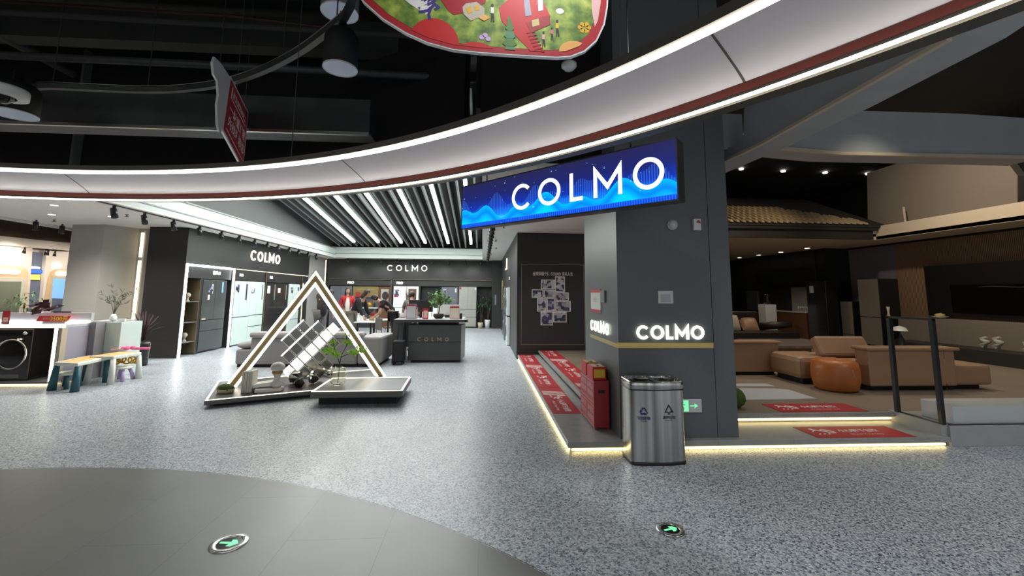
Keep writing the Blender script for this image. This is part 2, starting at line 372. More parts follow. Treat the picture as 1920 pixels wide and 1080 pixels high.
def part(name, mb, m, parent, bevel=0, label=None, local=False, kind=None, seg=2, smooth=None):
    """a part (or sub-part) of a thing; the vertices are given in world space unless local"""
    if not local:
        inv = world_of(parent).inverted(); mb.v = [inv@p for p in mb.v]
    o = link(name, mesh_of(mb, name, m, smooth), parent)
    if bevel: bev(o, bevel, seg)
    if label: o['label'] = label
    if kind: o['kind'] = kind
    return o
def thing(name, label, cat, loc=(0, 0, 0), rz=0, group=None):
    o = link(name, None); o.location = loc; o.rotation_euler = (0, 0, rz); o.empty_display_size = .1
    o['label'] = label; o['category'] = cat
    if group: o['group'] = group
    return o
def one(name, mb, m, label, cat, group=None, bevel=0, seg=2, smooth=None):
    """a thing that is a single mesh; its origin goes to the middle of its foot"""
    lo = [min(v[i] for v in mb.v) for i in range(3)]; hi = [max(v[i] for v in mb.v) for i in range(3)]
    c = V((lo[0]+hi[0])/2, (lo[1]+hi[1])/2, lo[2]); mb.v = [v-c for v in mb.v]
    o = link(name, mesh_of(mb, name, m, smooth)); o.location = c
    if bevel: bev(o, bevel, seg)
    o['label'] = label; o['category'] = cat
    if group: o['group'] = group
    return o
def struct(name, mb, m, parent=None, bevel=0):
    o = link(name, mesh_of(mb, name, m), parent); o['kind'] = 'structure'
    if bevel: bev(o, bevel)
    return o
def dup(root, loc, rz=0, label=None, group=None):
    r = root.copy(); COL.objects.link(r); r.location = loc; r.rotation_euler = (0, 0, rz)
    if label: r['label'] = label
    if group: r['group'] = group
    for ch in list(root.children):
        c = ch.copy(); COL.objects.link(c); c.parent = r
        for g in ch.children:
            d = g.copy(); COL.objects.link(d); d.parent = c
    return r
def rrect(w, h, r, n=5, x=0, y=0):
    out = []
    for cx_, cy_, a in ((w/2-r, h/2-r, 0), (-w/2+r, h/2-r, PI/2), (-w/2+r, -h/2+r, PI), (w/2-r, -h/2+r, 1.5*PI)):
        for k in range(n+1): t = a+PI/2*k/n; out.append((x+cx_+r*math.cos(t), y+cy_+r*math.sin(t)))
    return out
def ellipse(x, y, a, b, n=28, rot=0, t0=0, t1=2*PI):
    return [(x+a*math.cos(t)*math.cos(rot)-b*math.sin(t)*math.sin(rot), y+a*math.cos(t)*math.sin(rot)+b*math.sin(t)*math.cos(rot)) for t in (t0+(t1-t0)*k/n for k in range(n))]
def rect(x0, x1, y0, y1): return [(x0, y0), (x1, y0), (x1, y1), (x0, y1)]
# lettering: the wide round capitals of the shop sign, drawn as strips; everything else with the built-in font
def strip(mb, pts, st, o, ex, ey, t, t0=0):
    pts = [Vector((p[0], p[1])) for p in pts]; L = []; R_ = []
    for i, p in enumerate(pts):
        a = (p-pts[i-1]).normalized() if i else None; b = (pts[i+1]-p).normalized() if i < len(pts)-1 else None
        if a is None: a = b
        if b is None: b = a
        n1 = Vector((-a.y, a.x)); n2 = Vector((-b.y, b.x)); n_ = (n1+n2)
        n_ = n_.normalized() if n_.length > 1e-4 else n1; k = 1/max(.35, n_.dot(n1)); L.append(p+n_*st/2*k); R_.append(p-n_*st/2*k)
    for i in range(len(pts)-1):
        q = [R_[i], R_[i+1], L[i+1], L[i]]; mb.slab([tuple(c) for c in q], o, ex, ey, t, t0)
def letter(mb, ch, x, h, st, o, ex, ey, t, t0=0):
    r = h/2-st/2
    if ch in 'CO':
        a0, a1 = (0, 2*PI) if ch == 'O' else (math.radians(42), math.radians(318)); n = 36
        strip(mb, [(x+h/2+r*math.cos(a0+(a1-a0)*k/n), h/2+r*math.sin(a0+(a1-a0)*k/n)) for k in range(n+1)], st, o, ex, ey, t, t0); return h if ch == 'O' else h*.9
    if ch == 'L': strip(mb, [(x+st/2, h), (x+st/2, st/2), (x+h*.52, st/2)], st, o, ex, ey, t, t0); return h*.52
    if ch == 'M':
        w = h*1.04; strip(mb, [(x+st/2, 0), (x+st/2, h-st*.6), (x+w/2, h*.32), (x+w-st/2, h-st*.6), (x+w-st/2, 0)], st, o, ex, ey, t, t0); return w
def word(parent, o, ex, ey, h, st, gap, t, m, nm='letter', t0=0, total=None):
    if total: gap = (total-h*(.9+1+.52+1.04+1))/4
    x = 0
    for ch in 'COLMO':
        mb = MB(); x += letter(mb, ch, x, h, st, o, ex, ey, t, t0)+gap; part(nm, mb, m, parent)
def text(mb, s, o, ex, ey, size, t=.001, t0=.0005, align='CENTER', width=None, bold=0):
    c = bpy.data.curves.new('t', 'FONT'); c.body = s; c.size = size; c.align_x = align; c.align_y = 'CENTER'; c.resolution_u = 2; c.offset = bold
    ob = bpy.data.objects.new('t', c); COL.objects.link(ob); me = bpy.data.meshes.new_from_object(ob.evaluated_get(bpy.context.evaluated_depsgraph_get()))
    vs = [v.co.copy() for v in me.vertices]; fs = [list(p.vertices) for p in me.polygons]
    bpy.data.objects.remove(ob); bpy.data.curves.remove(c); bpy.data.meshes.remove(me)
    if not vs: return mb
    if width:
        w = max(v.x for v in vs)-min(v.x for v in vs); k = width/w; vs = [V(v.x*k, v.y, 0) for v in vs]
    o, ex, ey = Vector(o), Vector(ex).normalized(), Vector(ey).normalized(); nz = ex.cross(ey).normalized()
    return mb.add([o+ex*v.x+ey*v.y+nz*(t0+t) for v in vs], fs)
def face(o, d=0):      # o, ex, ey of a wall that looks along: 0 = toward -Y, 1 = toward +X, 2 = toward -X
    return [(o, (1, 0, 0), (0, 0, 1)), (o, (0, 1, 0), (0, 0, 1)), (o, (0, -1, 0), (0, 0, 1))][d]
def leafy(n, c, r, size, m=None, zs=1):
    mb = MB()
    for _ in range(n):
        d = V(random.gauss(0, 1), random.gauss(0, 1), random.gauss(0, 1)).normalized()*random.random()**.4
        p = Vector(c)+V(d.x*r, d.y*r, d.z*r*zs); a = V(random.gauss(0, 1), random.gauss(0, 1), random.gauss(0, .6)).normalized(); b = a.orthogonal().normalized()*.34; k = size*random.uniform(.6, 1.3)
        mb.add([p, p+a*k*.5+b*k, p+a*k, p+a*k*.5-b*k], [(0, 1, 2, 3)])
    return mb
def clip(poly, C):
    out = [Vector(p) for p in poly]; n = len(C)
    for i in range(n):
        a, b_ = Vector(C[i]), Vector(C[(i+1) % n]); inside = lambda p: (b_-a).x*(p-a).y-(b_-a).y*(p-a).x >= 0
        src, out = out, []
        for j in range(len(src)):
            p, q = src[j-1], src[j]
            if inside(p) != inside(q):
                d1 = (b_-a).x*(p-a).y-(b_-a).y*(p-a).x; d2 = (b_-a).x*(q-a).y-(b_-a).y*(q-a).x; out.append(p.lerp(q, d1/(d1-d2)))
            if inside(q): out.append(q)
        if not out: return []
    return [tuple(p) for p in out]
ORD = ['nearest', 'second', 'third', 'fourth', 'fifth', 'sixth', 'seventh', 'eighth', 'ninth', 'tenth', 'eleventh', 'twelfth', 'thirteenth', 'fourteenth', 'fifteenth', 'sixteenth', 'seventeenth', 'eighteenth', 'nineteenth', 'twentieth', 'twenty-first', 'twenty-second', 'twenty-third', 'twenty-fourth', 'twenty-fifth', 'twenty-sixth']
# ------------------------------------------------------------------ the setting
struct('floor', MB().box(-22, 16, -9, 22, -.12, 0), 'terrazzo')
struct('floor_inlay', MB().prism(ellipse(-3.72, -1.62, 5.874, 5.874, 160), 0, .0025), 'inlay_stone')
t = struct('trim_1', MB(), 'bright_trim')   # thin metal ring round the inlay
mb = MB(); ring_pts = ellipse(-3.72, -1.62, 5.877, 5.877, 160)
for i in range(160):
    a, b_ = ring_pts[i], ring_pts[(i+1) % 160]; k = 5.882/5.877; c = (-3.72, -1.62)
    o_ = [(c[0]+(p[0]-c[0])*k, c[1]+(p[1]-c[1])*k) for p in (a, b_)]
    mb.add([(*a, .004), (*b_, .004), (*o_[1], .004), (*o_[0], .004)], [(3, 2, 1, 0)])
t.data = mesh_of(mb, 'trim_1', 'cabinet_black')
# raised floor with two steps: step tread, recessed base, light strip under each nosing
struct('step_1', MB().prism([(.865, 4.42), (4.92, 4.42), (4.92, 5.02), (1.38, 5.02), (1.38, 10.62), (.865, 10.62)], .045, .10), 'step_stone', bevel=.004)
struct('step_base_1', MB().prism([(.895, 4.455), (4.90, 4.455), (4.90, 5.0), (1.36, 5.0), (1.36, 10.6), (.895, 10.6)], 0, .0449), 'stone_kerb')
struct('living_floor', MB().prism([(1.37, 4.99), (4.92, 4.99), (12.6, 4.99), (12.6, 19), (3.0, 19), (3.0, 10.62), (1.37, 10.62)], .155, .20), 'living_floor', bevel=.003)
struct('living_base', MB().prism([(1.40, 5.03), (12.5, 5.03), (12.5, 18.9), (3.02, 18.9), (3.02, 10.6), (1.40, 10.6)], .1001, .1549), 'stone_kerb')
struct('step_nosing', MB().box(1.365, 4.92, 4.982, 5.02, .153, .2015).box(1.362, 1.40, 5.0, 10.6, .153, .2015), 'step_stone')
for i, (p, q) in enumerate((((.884, 4.47, .022), (.884, 10.55, .022)), ((.91, 4.444, .022), (4.88, 4.444, .022)), ((2.7, 5.018, .128), (4.85, 5.018, .128)))):
    one('step_light_strip', MB().bar(p, q, .012, .016), 'led_step', ['warm light strip under the step edge along the corridor', 'warm light strip under the front step below the trash bin', 'warm light strip under the upper step before the living room', 'light strip under the upper side step beside the red mats'][i], 'light strip')
struct('kerb_block', MB().box(4.925, 12.6, 4.42, 4.99, 0, .213), 'stone_kerb', bevel=.004)
struct('kerb_side', MB().box(4.86, 4.925, 4.45, 5.05, .1001, .214), 'stone_kerb')
# ceilings
zc = 3.07
arc = [(-6.4+9.75*math.cos(t), -2.4+9.75*math.sin(t)) for t in (math.radians(a) for a in range(168, 48, -3))]
arcL = [p for p in arc if p[0] < -6.465]; arcR = [p for p in arc if -6.465 <= p[0] < -.03]
yL = -2.4+math.sqrt(9.75**2-(.065)**2)
struct('ceiling', MB().prism([(-16, 0)]+arcL+[(-6.465, yL), (-6.465, 19.3), (-.03, 19.3), (-.03, 5.0), (2.9, 5.0), (2.9, 10.62), (2.9, 20.2), (-7.3, 20.2), (-7.3, 11.55), (-10.15, 11.4), (-10.05, 9.6), (-16, 7.2)], zc, zc+.04), 'white_paint')
struct('ceiling_cove', MB().box(-6.62, -6.465, 7.3, 19.42, zc+.041, 3.47).box(-6.62, -.03, 19.3, 19.5, zc+.041, 3.54).box(-.03, .06, 5.1, 19.42, zc+.041, 5.0), 'cove_white')
struct('cove_trim', MB().box(-6.47, -6.452, 7.3, 19.3, 3.20, 3.225).box(-6.46, -.03, 19.28, 19.302, 3.24, 3.265).box(-6.50, -6.44, 7.3, 19.3, 3.45, 3.48), 'slat_grey')
mb = MB(); mb.slab([(7.2, 3.47), (19.45, 3.47), (19.45, SLAT(19.45)+.3), (7.2, SLAT(7.2)+.3)], (-6.66, 0, 0), (0, 1, 0), (0, 0, 1), .04); struct('wall_gable', mb, 'gable_grey')
mb = MB()
for a, b_ in zip(arc[:-1], arc[1:]):
    d = (Vector(b_)-Vector(a)).normalized(); n = Vector((-d.y, d.x))
    mb.add([(*a, 3.115), (*b_, 3.115), (b_[0]+n.x*.1, b_[1]+n.y*.1, 3.115), (a[0]+n.x*.1, a[1]+n.y*.1, 3.115), (*a, 5.6), (*b_, 5.6), (b_[0]+n.x*.1, b_[1]+n.y*.1, 5.6), (a[0]+n.x*.1, a[1]+n.y*.1, 5.6)],
           [(3, 2, 1, 0), (4, 5, 6, 7), (0, 1, 5, 4), (2, 3, 7, 6)])
mb.box(-.06, 2.9, 5.0, 5.1, 3.115, 5.6); mb.box(-.12, -.06, 5.05, 7.9, 3.8, 5.6)
struct('fascia', mb, 'void')
struct('ceiling_upper', MB().box(-22, 16, -9, 20.2, 5.62, 5.7).box(2.9, 14, 5.0, 19, 5.45, 5.5), 'soot')
struct('slat_backing', MB().slab([(-6.6, 7.6), (-.06, 7.6), (-.06, 19.45), (-6.6, 19.45)], (0, 0, 0), (1, 0, 0), (0, 1, 0), .02).map(lambda p: V(p.x, p.y, SLAT(p.y)+.30+p.z)), 'void')
# shell walls far out, never in view, so the hall is closed where it is closed
struct('wall_back', MB().box(-7.4, 1.0, 20.42, 20.6, 0, 5.6), 'cabinet_black')
struct('wall_right', MB().prism([(.84, 10.62), (3.0, 10.62), (3.0, 20.4), (.84, 20.4)], 0, zc), 'cabinet_black')
# column beside the corridor
COLW = MB().box(1.418, 2.44, 4.50, 5.96, .10, 5.6).box(2.445, 2.667, 4.50, 5.96, .10, 5.6).box(2.43, 2.455, 4.52, 5.9, .10, 5.6)
struct('wall_column', COLW, 'column_clad', bevel=.003)
g = one('gold_band', MB().box(1.40, 2.432, 4.485, 4.4995, 1.004, 1.058).box(1.40, 1.4175, 4.4995, 5.618, 1.004, 1.040), 'gold', 'brass band round the dark column below the glowing letters', 'band')
# far-left shop and pillar
struct('pillar', MB().prism([(-9.56, 10.62), (-8.745, 10.5), (-8.45, 11.12), (-8.35, 11.6), (-9.5, 11.6)], 0, zc), 'wall_beige')
struct('wall_left', MB().prism([(-8.44, 11.12), (-8.28, 11.10), (-7.9, 11.5), (-7.9, 11.7), (-8.4, 11.7)], 0, zc), 'wall_mauve')
one('wall_light_strip', MB().box(-8.33, -8.28, 11.02, 11.06, .02, 2.28).box(-8.33, -8.28, 11.02, 11.06, 2.36, 2.96), 'led_gold', 'tall warm light strip between the pillar and the black cabinets', 'light strip')
# ------------------------------------------------------------------ the ring of light over the round inlay
RC = (-3.75, -1.58)
def ring(mb, prof, a0=-30, a1=210, n=150, closed=True):
    vs = []; fs = []; k = len(prof)
    for i in range(n+1):
        t = math.radians(a0+(a1-a0)*i/n)
        vs += [V(RC[0]+r*math.cos(t), RC[1]+r*math.sin(t), z) for r, z in prof]
    for i in range(n):
        for j in range(k if closed else k-1):
            j2 = (j+1) % k; fs.append((i*k+j, (i+1)*k+j, (i+1)*k+j2, i*k+j2))
    return mb.add(vs, fs, False)
t = thing('ring_light', 'huge white hoop of light hanging over the round dark floor', 'ceiling light', (RC[0], RC[1], 2.36))
prof = [(5.60+.27*(s/10)+.045*math.sin(PI*s/10), 2.585-.115*(s/10)-.012*math.sin(PI*s/10)) for s in range(11)]
mb = ring(MB(), prof+[(5.93, 2.5), (5.66, 2.64)]); part('white_band', mb, 'ring_white', t, smooth=True).modifiers.new('e', 'EDGE_SPLIT').split_angle = .5
part('red_band', ring(MB(), [(5.875, 2.470), (5.872, 2.430), (5.90, 2.430), (5.90, 2.470)]), 'ring_red', t)
part('dark_rim', ring(MB(), [(5.871, 2.429), (5.866, 2.413), (5.90, 2.413), (5.90, 2.429)]).add([], []), 'ring_dark', t)
ring_low = part('light_line', ring(MB(), [(5.862, 2.411), (5.862, 2.401), (5.876, 2.401), (5.876, 2.411)]), 'led_ring', t)
part('light_line', ring(MB(), [(5.590, 2.609), (5.593, 2.597), (5.612, 2.597), (5.612, 2.609)]).map(lambda p: p), 'led_ring', t)
part('dark_rim', ring(MB(), [(5.560, 2.652), (5.572, 2.613), (5.64, 2.613), (5.64, 2.652)]), 'ring_dark', t)
part('dark_rim', ring(MB(), [(5.89, 2.396), (6.02, 2.42), (6.02, 2.47), (5.905, 2.47)]), 'ring_dark', t)
for a in (5, 34, 62, 90, 118, 146):
    mb = MB(); a = math.radians(a); pr = [(r+(-.0012), z-.0012) for r, z in prof]
    for (r0, z0), (r1, z1) in zip(pr[:-1], pr[1:]):
        d = .0009
        mb.add([(RC[0]+r*math.cos(a+s), RC[1]+r*math.sin(a+s), z) for r, z, s in ((r0, z0, -d), (r1, z1, -d), (r1, z1, d), (r0, z0, d))], [(0, 1, 2, 3)])
    part('panel_joint', mb, 'ring_dark', t)
for a in (10, 40, 70, 100, 130, 160):
    a = math.radians(a); mb = MB(); mb.tube([(RC[0]+5.85*math.cos(a), RC[1]+5.85*math.sin(a), 2.5), (RC[0]+5.85*math.cos(a), RC[1]+5.85*math.sin(a), 5.6)], .004, 5); part('hanging_wire', mb, 'soot_duct', t)
# ------------------------------------------------------------------ slatted ceiling and its six linear lamps
n = 0
for i in range(-1, 26):
    x = -.53-.25*(i-1)-.0
    if x > -.08 or x < -6.45 or any(abs(x-l) < .08 for l in LINEAR_X): continue
    mb = MB(); mb.slab([(7.4, SLAT(7.4)), (19.3, SLAT(19.3)), (19.3, SLAT(19.3)+.16), (7.4, SLAT(7.4)+.16)], (x-.025, 0, 0), (0, 1, 0), (0, 0, 1), .05)
    one('ceiling_slat', mb, 'slat_grey', f'{ORD[n]} grey ceiling slat from the right in the sloping ceiling'.replace('nearest', 'first'), 'slat', 'slats of the sloping showroom ceiling'); n += 1
LLAB = ['leftmost of the six bright linear lamps in the slatted ceiling', 'second linear lamp from the left in the slatted ceiling', 'third linear lamp from the left in the slatted ceiling', 'fourth linear lamp from the left in the slatted ceiling', 'fifth linear lamp from the left in the slatted ceiling', 'rightmost linear ceiling lamp, partly behind the blue sign']
for x, l in zip(LINEAR_X, LLAB):
    t = thing('linear_lamp', l, 'ceiling light', (x, 8.4, SLAT(8.4)), group='linear lamps of the slatted ceiling')
    part('housing', MB().slab([(8.4, SLAT(8.4)+.03), (18.55, SLAT(18.55)+.03), (18.55, SLAT(18.55)+.15), (8.4, SLAT(8.4)+.15)], (x-.05, 0, 0), (0, 1, 0), (0, 0, 1), .1), 'cove_white', t)
    part('diffuser', MB().slab([(8.42, SLAT(8.42)-.03), (18.5, SLAT(18.5)-.03), (18.5, SLAT(18.5)+.029), (8.42, SLAT(8.42)+.029)], (x-.048, 0, 0), (0, 1, 0), (0, 0, 1), .096), 'linear_tube', t)
# ------------------------------------------------------------------ track spots
def spotlight(loc, tilt, rz, label, group, sc=1):
    t = thing('track_spotlight', label, 'spotlight', loc, rz, group)
    part('adapter', MB().box(-.012*sc, .012*sc, -.03*sc, .03*sc, -.05*sc, 0), 'black_plastic', t, local=True)
    R = Matrix.Rotation(tilt, 3, 'X'); mb = MB().lathe([(.001, .09*sc), (.048*sc, .09*sc), (.052*sc, -.09*sc), (.04*sc, -.088*sc), (.036*sc, -.05*sc), (.001, -.05*sc)], n=14); mb.v = [R@p+V(0, 0, -.13*sc) for p in mb.v]
    part('lamp_head', mb, 'black_plastic', t, local=True); return t
lt = ['black track spotlight hanging over the left cabinet row']
sp0 = None
tr = one('lamp_track', MB().box(-6.60, -6.565, 7.6, 18.6, zc-.018, zc-.001), 'black_plastic', 'black lighting track along the edge above the left cabinets', 'lighting track')
one('lamp_track', MB().box(-6.1, .0, 19.62, 19.66, zc-.018, zc-.001), 'black_plastic', 'black lighting track before the back wall', 'lighting track')
one('lamp_track', MB().box(.16, .195, 8.2, 19.2, zc-.018, zc-.001), 'black_plastic', 'black lighting track along the right of the slatted ceiling', 'lighting track')
ys = (8.05, 8.75, 9.55, 10.4, 11.25, 12.05, 12.85, 13.6, 14.3, 15.1, 15.85, 16.7, 17.5)
for k, y in enumerate(ys):
    lab = f'{ORD[k]} black track spotlight in the row above the left cabinets'
    if sp0 is None: sp0 = spotlight((-6.58, y, zc-.018), -.25, PI/2, lab, 'spotlights above the left cabinets')
    else: dup(sp0, (-6.58, y, zc-.018), PI/2+random.uniform(-.2, .2), lab, 'spotlights above the left cabinets')
for k, x in enumerate((-6.0, -5.2, -4.55, -3.85, -3.1, -2.3, -1.55, -.8, -.1)):
    dup(sp0, (x, 19.64, zc-.018), random.uniform(-.2, .2), f'{ORD[k]} small spotlight from the left in the row before the back wall'.replace('nearest', 'first'), 'spotlights before the back wall')
for k, y in enumerate((8.8, 9.4, 10, 10.6, 11.2, 11.8, 12.5, 13.2, 14, 15, 16, 17.2)):
    dup(sp0, (.178, y, zc-.018), 1.57+random.uniform(-.9, .9), f'{ORD[k]} black spotlight in the row right of the slatted ceiling', 'spotlights right of the slatted ceiling')
# downlights in the white shop ceiling
for i, (x, y) in enumerate(((-8.7, 9.2), (-7.63, 9.28), (-7.7, 8.16))):
    t = thing('downlight', ['round ceiling downlight nearest the brown shop soffit', 'round ceiling downlight in front of the black cabinets', 'round ceiling downlight just under the white ring'][i], 'ceiling light', (x, y, zc-.012), group='round downlights of the left shop')
    part('rim', MB().lathe([(.07, .011), (.075, 0), (.06, 0), (.058, .011)], (x, y, zc-.012), 24), 'white_paint', t)
    part('lens', MB().lathe([(.001, 0), (.058, 0), (.058, .008), (.001, .008)], (x, y, zc-.009), 24), 'downlight', t)
for (x, y), q in zip(((-7.15, 9.05), (-9.3, 9.9), (.35, 12.2), (.42, 14.2), (.45, 9.6), (.3, 16.5)), ('before the black cabinets', 'before the pillar', 'second along the corridor', 'third along the corridor', 'nearest over the corridor', 'farthest over the corridor')):
    one('sprinkler', MB().lathe([(.001, 0), (.035, 0), (.035, .008), (.012, .012), (.012, .04), (.03, .04), (.03, .048), (.001, .048)], (x, y, zc-.05), 10), 'dim_metal', 'small metal sprinkler head under the white ceiling, '+q, 'sprinkler', 'sprinklers of the showroom ceiling')
one('air_sensor', MB().box(.22, .42, 9.1, 9.3, zc-.03, zc-.001), 'white_paint', 'flat white square sensor on the ceiling right of the blue sign', 'sensor', bevel=.008)

# ------------------------------------------------------------------ black ceiling void: ducts, beams, pipes
one('steel_beam', MB().box(-9.5, -1.50, 5.50, 5.90, 3.605, 4.06), 'soot_duct', 'big sooty air duct across the dark ceiling at left', 'duct', bevel=.01)
one('beam_trim', MB().box(-9.5, -1.50, 5.47, 5.51, 3.565, 3.603), 'bright_trim', 'thin shiny metal rail along the lower edge of the dark duct', 'rail')
def pipe(pts, r, m, lab, cat='pipe', nm='ceiling_pipe'): return one(nm, MB().tube(pts, r, 10), m, lab, cat)
pipe([(-9, 5.6, 4.52), (-4, 5.6, 4.50), (2.5, 5.6, 4.42)], .05, 'soot_duct', 'long dark pipe running level across the ceiling void')
pipe([(-9, 5.0, 4.75), (3, 5.0, 4.62)], .035, 'soot', 'thin black pipe running over the long dark pipe')
pipe([(-2.0, 5.9, 4.62), (-.4, 5.9, 4.62)], .03, 'bright_trim', 'short bare metal pipe piece below the round advertising board')
pipe([(-8, 4.2, 5.2), (3, 4.4, 5.2)], .12, 'soot', 'fat black pipe high in the ceiling void')
pipe([(-6.6, 3.6, 5.0), (-6.6, 7, 5.0)], .08, 'soot_duct', 'dark pipe running back at the far left of the ceiling')
pipe([(-6, 5.3, 5.05), (-3.2, 5.3, 5.0), (-.5, 5.5, 4.9)], .02, 'leaf_red', 'thin dull red sprinkler pipe in the ceiling void')
for k, x in enumerate((-8, -6.2, -4.4, -2.6, -.8, 1.0)): one('ceiling_joist', MB().box(x-.1, x+.1, -2, 4.6, 5.1, 5.5), 'soot', f'{ORD[k]} sooty joist from the left under the black ceiling'.replace('nearest', 'first'), 'joist', 'joists of the black ceiling')
for y in (3.4, 6.0, 8.4): one('ceiling_beam', MB().box(-9, 4.5, y-.12, y+.12, 4.95, 5.4), 'soot', ['black beam crossing the ceiling over the advertising board', 'black beam crossing the ceiling behind the curved rail', 'black beam crossing the ceiling above the shop ceiling'][int((y-3.4)/2.4)], 'beam')
one('red_banner', MB().box(-3.9, -3.35, 3.3, 3.34, 4.55, 4.72), 'red_paint', 'scrap of red banner high at the left of the ceiling void', 'banner')
# curved lamp rail with hanging can lamps
rail_pts = [(-5.914, 5.438, 3.85), (-5.13, 5.004, 3.85), (-4.577, 5.021, 3.85), (-3.948, 5.033, 3.85), (-3.493, 4.968, 3.85), (-2.922, 4.792, 3.85), (-2.365, 4.476, 3.85), (-1.852, 4.096, 3.85), (-1.44, 3.715, 3.85), (-1.05, 3.322, 3.85), (-.62, 1.9, 3.85), (-.4, 1.0, 3.85)]
rail_pts = [V(-5.2, 3.5, 3.85)]+[V(*p) for p in rail_pts]
for _ in range(2):
    q = [rail_pts[0]]
    for a, b_ in zip(rail_pts[:-1], rail_pts[1:]): q += [a*.75+b_*.25, a*.25+b_*.75]
    rail_pts = q+[rail_pts[-1]]
t = thing('lamp_rail', 'curved dark rail carrying the hanging can lamps', 'rail', (-2.5, 3.6, 3.26))
mb = MB()
for a, b_ in zip(rail_pts[:-1], rail_pts[1:]):
    if (b_-a).length > 1e-4: mb.bar(a, b_+(b_-a).normalized()*.004, .055, .06)
part('rail', mb, 'soot_duct', t)
part('wire', MB().tube([p+V(.0, -.04, .035) for p in rail_pts[10:]], .004, 5), 'bright_trim', t)
for p in rail_pts[4::7]: part('hanger', MB().tube([p, p+V(0, 0, 1.77)], .006, 5), 'soot', t)
def can_lamp(x, y, z, r, h, lab, m='black_matte', tilt=0):
    t = thing('can_lamp', lab, 'hanging lamp', (x, y, z), group=None)
    R = Matrix.Rotation(tilt, 3, 'Y')
    def w(mb): mb.v = [R@p+V(x, y, z) for p in mb.v]; return mb
    part('housing', w(MB().lathe([(.001, h), (r*.75, h), (r, h-.06), (r, 0), (r*.97, 0)], n=32)), m, t)
    part('reflector', w(MB().lathe([(r*.985, -.001), (r*.96, .004), (r*.7, .12), (r*.35, .17), (.001, .175)], n=32)), 'lamp_off', t)
    part('rim', w(MB().lathe([(r*.97, -.004), (r*1.015, -.004), (r*1.015, .008), (r*.97, .008)], n=32)), 'white_plastic', t)
    part('bracket', w(MB().box(-.03, .03, -.012, .012, h, h+.09).box(-.012, .012, -.05, .05, h+.05, h+.16)), 'black_plastic', t)
    return t
lx, ly, lz = (-1.227, 3.528, 3.42)
can_lamp(lx, ly, lz, .138, .33, 'black hanging can lamp with a bright silver mouth below the rail')
lx, ly, lz = (-1.404, 3.936, 4.2)
can_lamp(lx, ly, lz, .17, .30, 'pale can lamp hanging high at the top edge of the photo', 'grey_plastic')
lx, ly, lz = (-5.141, 4.867, 3.45)
can_lamp(lx, ly, lz, .20, .34, 'black hanging can lamp at the far left, lowest of the pair')
lx, ly, lz = (-3.95, 3.636, 3.12)
t = thing('dome_camera', 'white ring-shaped surveillance camera at the left edge', 'camera', (lx, ly, lz))
part('housing', MB().lathe([(.09, .07), (.155, .07), (.16, .055), (.158, 0), (.09, -.008)], (lx, ly, lz), 28), 'white_plastic', t)
part('lens_dome', MB().lathe([(.001, -.06), (.04, -.055), (.07, -.03), (.088, .01), (.088, .06), (.001, .06)], (lx, ly, lz), 24), 'screen_black', t)
one('smoke_detector', MB().lathe([(.001, 0), (.04, 0), (.07, .03), (.07, .06), (.001, .06)], (0.759, 3.712, 3.6), 20), 'white_plastic', 'small white detector hanging under the dark ceiling right of the board', 'detector')
# grey air ducts over the living room
YD = 4.62
mb = MB(); mb.slab([(4.255, 3.876), (5.425, 3.801), (9.079, 3.835), (9.175, 4.47), (7.672, 4.514), (5.128, 4.489), (4.277, 4.238)], (0, 6.2, 0), (1, 0, 0), (0, 0, 1), -.5); one('air_duct', mb, 'grey_duct', 'wide blue-grey air duct crossing above the living room', 'duct')
mb = MB(); mb.bar((4.233, 6.17, 3.839), (5.529, 6.17, 3.769), .05, .05).bar((5.529, 6.17, 3.769), (9.032, 6.17, 3.806), .05, .05); one('duct_trim', mb, 'cream_beam', 'pale strip along the lower edge of the wide grey duct', 'strip')
mb = MB(); X = 3.05
mb.slab([(5.729, 3.233), (4.298, 3.174), (3.332, 3.17), (2.361, 3.198), (1.907, 3.291), (3.014, 4.193), (4.091, 3.97), (4.539, 3.67), (4.598, 3.249), (5.667, 3.599)], (2.95, 0, 0), (0, 1, 0), (0, 0, 1), .35)
one('diagonal_duct', mb, 'grey_duct', 'grey sheet-metal duct running towards the viewer beside the column', 'duct')
mb = MB(); mb.bar((2.94, 5.71, 3.227), (2.94, 4.284, 3.163), .04, .03).bar((2.94, 4.284, 3.163), (2.94, 2.385, 3.19), .04, .03); one('duct_trim', mb, 'cream_beam', 'pale strip along the lower edge of the diagonal duct', 'strip')
mb = MB().box(2.68, 3.16, 4.9, 5.3, 3.32, 3.78); one('duct_box', mb, 'grey_duct', 'boxy grey duct end beside the top of the dark column', 'duct', bevel=.01)
# ------------------------------------------------------------------ showroom cabinets
XL = -7.06
mb = MB().box(-7.95, XL, 10.77, 18.1, 2.215, zc).box(-7.95, XL, 10.77, 10.90, 0, 2.215).box(-7.95, -7.86, 10.9, 18.1, 0, 2.215)
for y in (12.78, 14.66): mb.box(-7.86, XL-.002, y-.035, y+.035, 0, 2.19)
mb.box(-7.86, XL-.01, 17.45, 18.1, 0, 2.19)
mb.box(-7.86, XL-.02, 12.9, 17.45, 1.87, 2.19).box(-7.86, XL-.02, 10.93, 12.75, 1.87, 2.19).box(-7.86, XL-.02, 10.9, 10.93, 0, 2.19).box(-7.86, XL-.03, 11.44, 11.52, 0, 1.88)
struct('wall_showroom_left', mb, 'cabinet_black')
struct('trim_left', MB().box(-7.95, XL+.004, 10.765, 18.1, 3.045, zc), 'niche_black')
struct('pilaster', MB().box(-7.6, XL-.01, 18.1, 20.4, 0, zc), 'wall_mauve')
one('corner_light_strip', MB().box(XL-.008, XL+.014, 19.93, 19.965, .05, 3.0), 'led_gold', 'thin vertical warm light strip in the far left corner of the showroom', 'light strip')
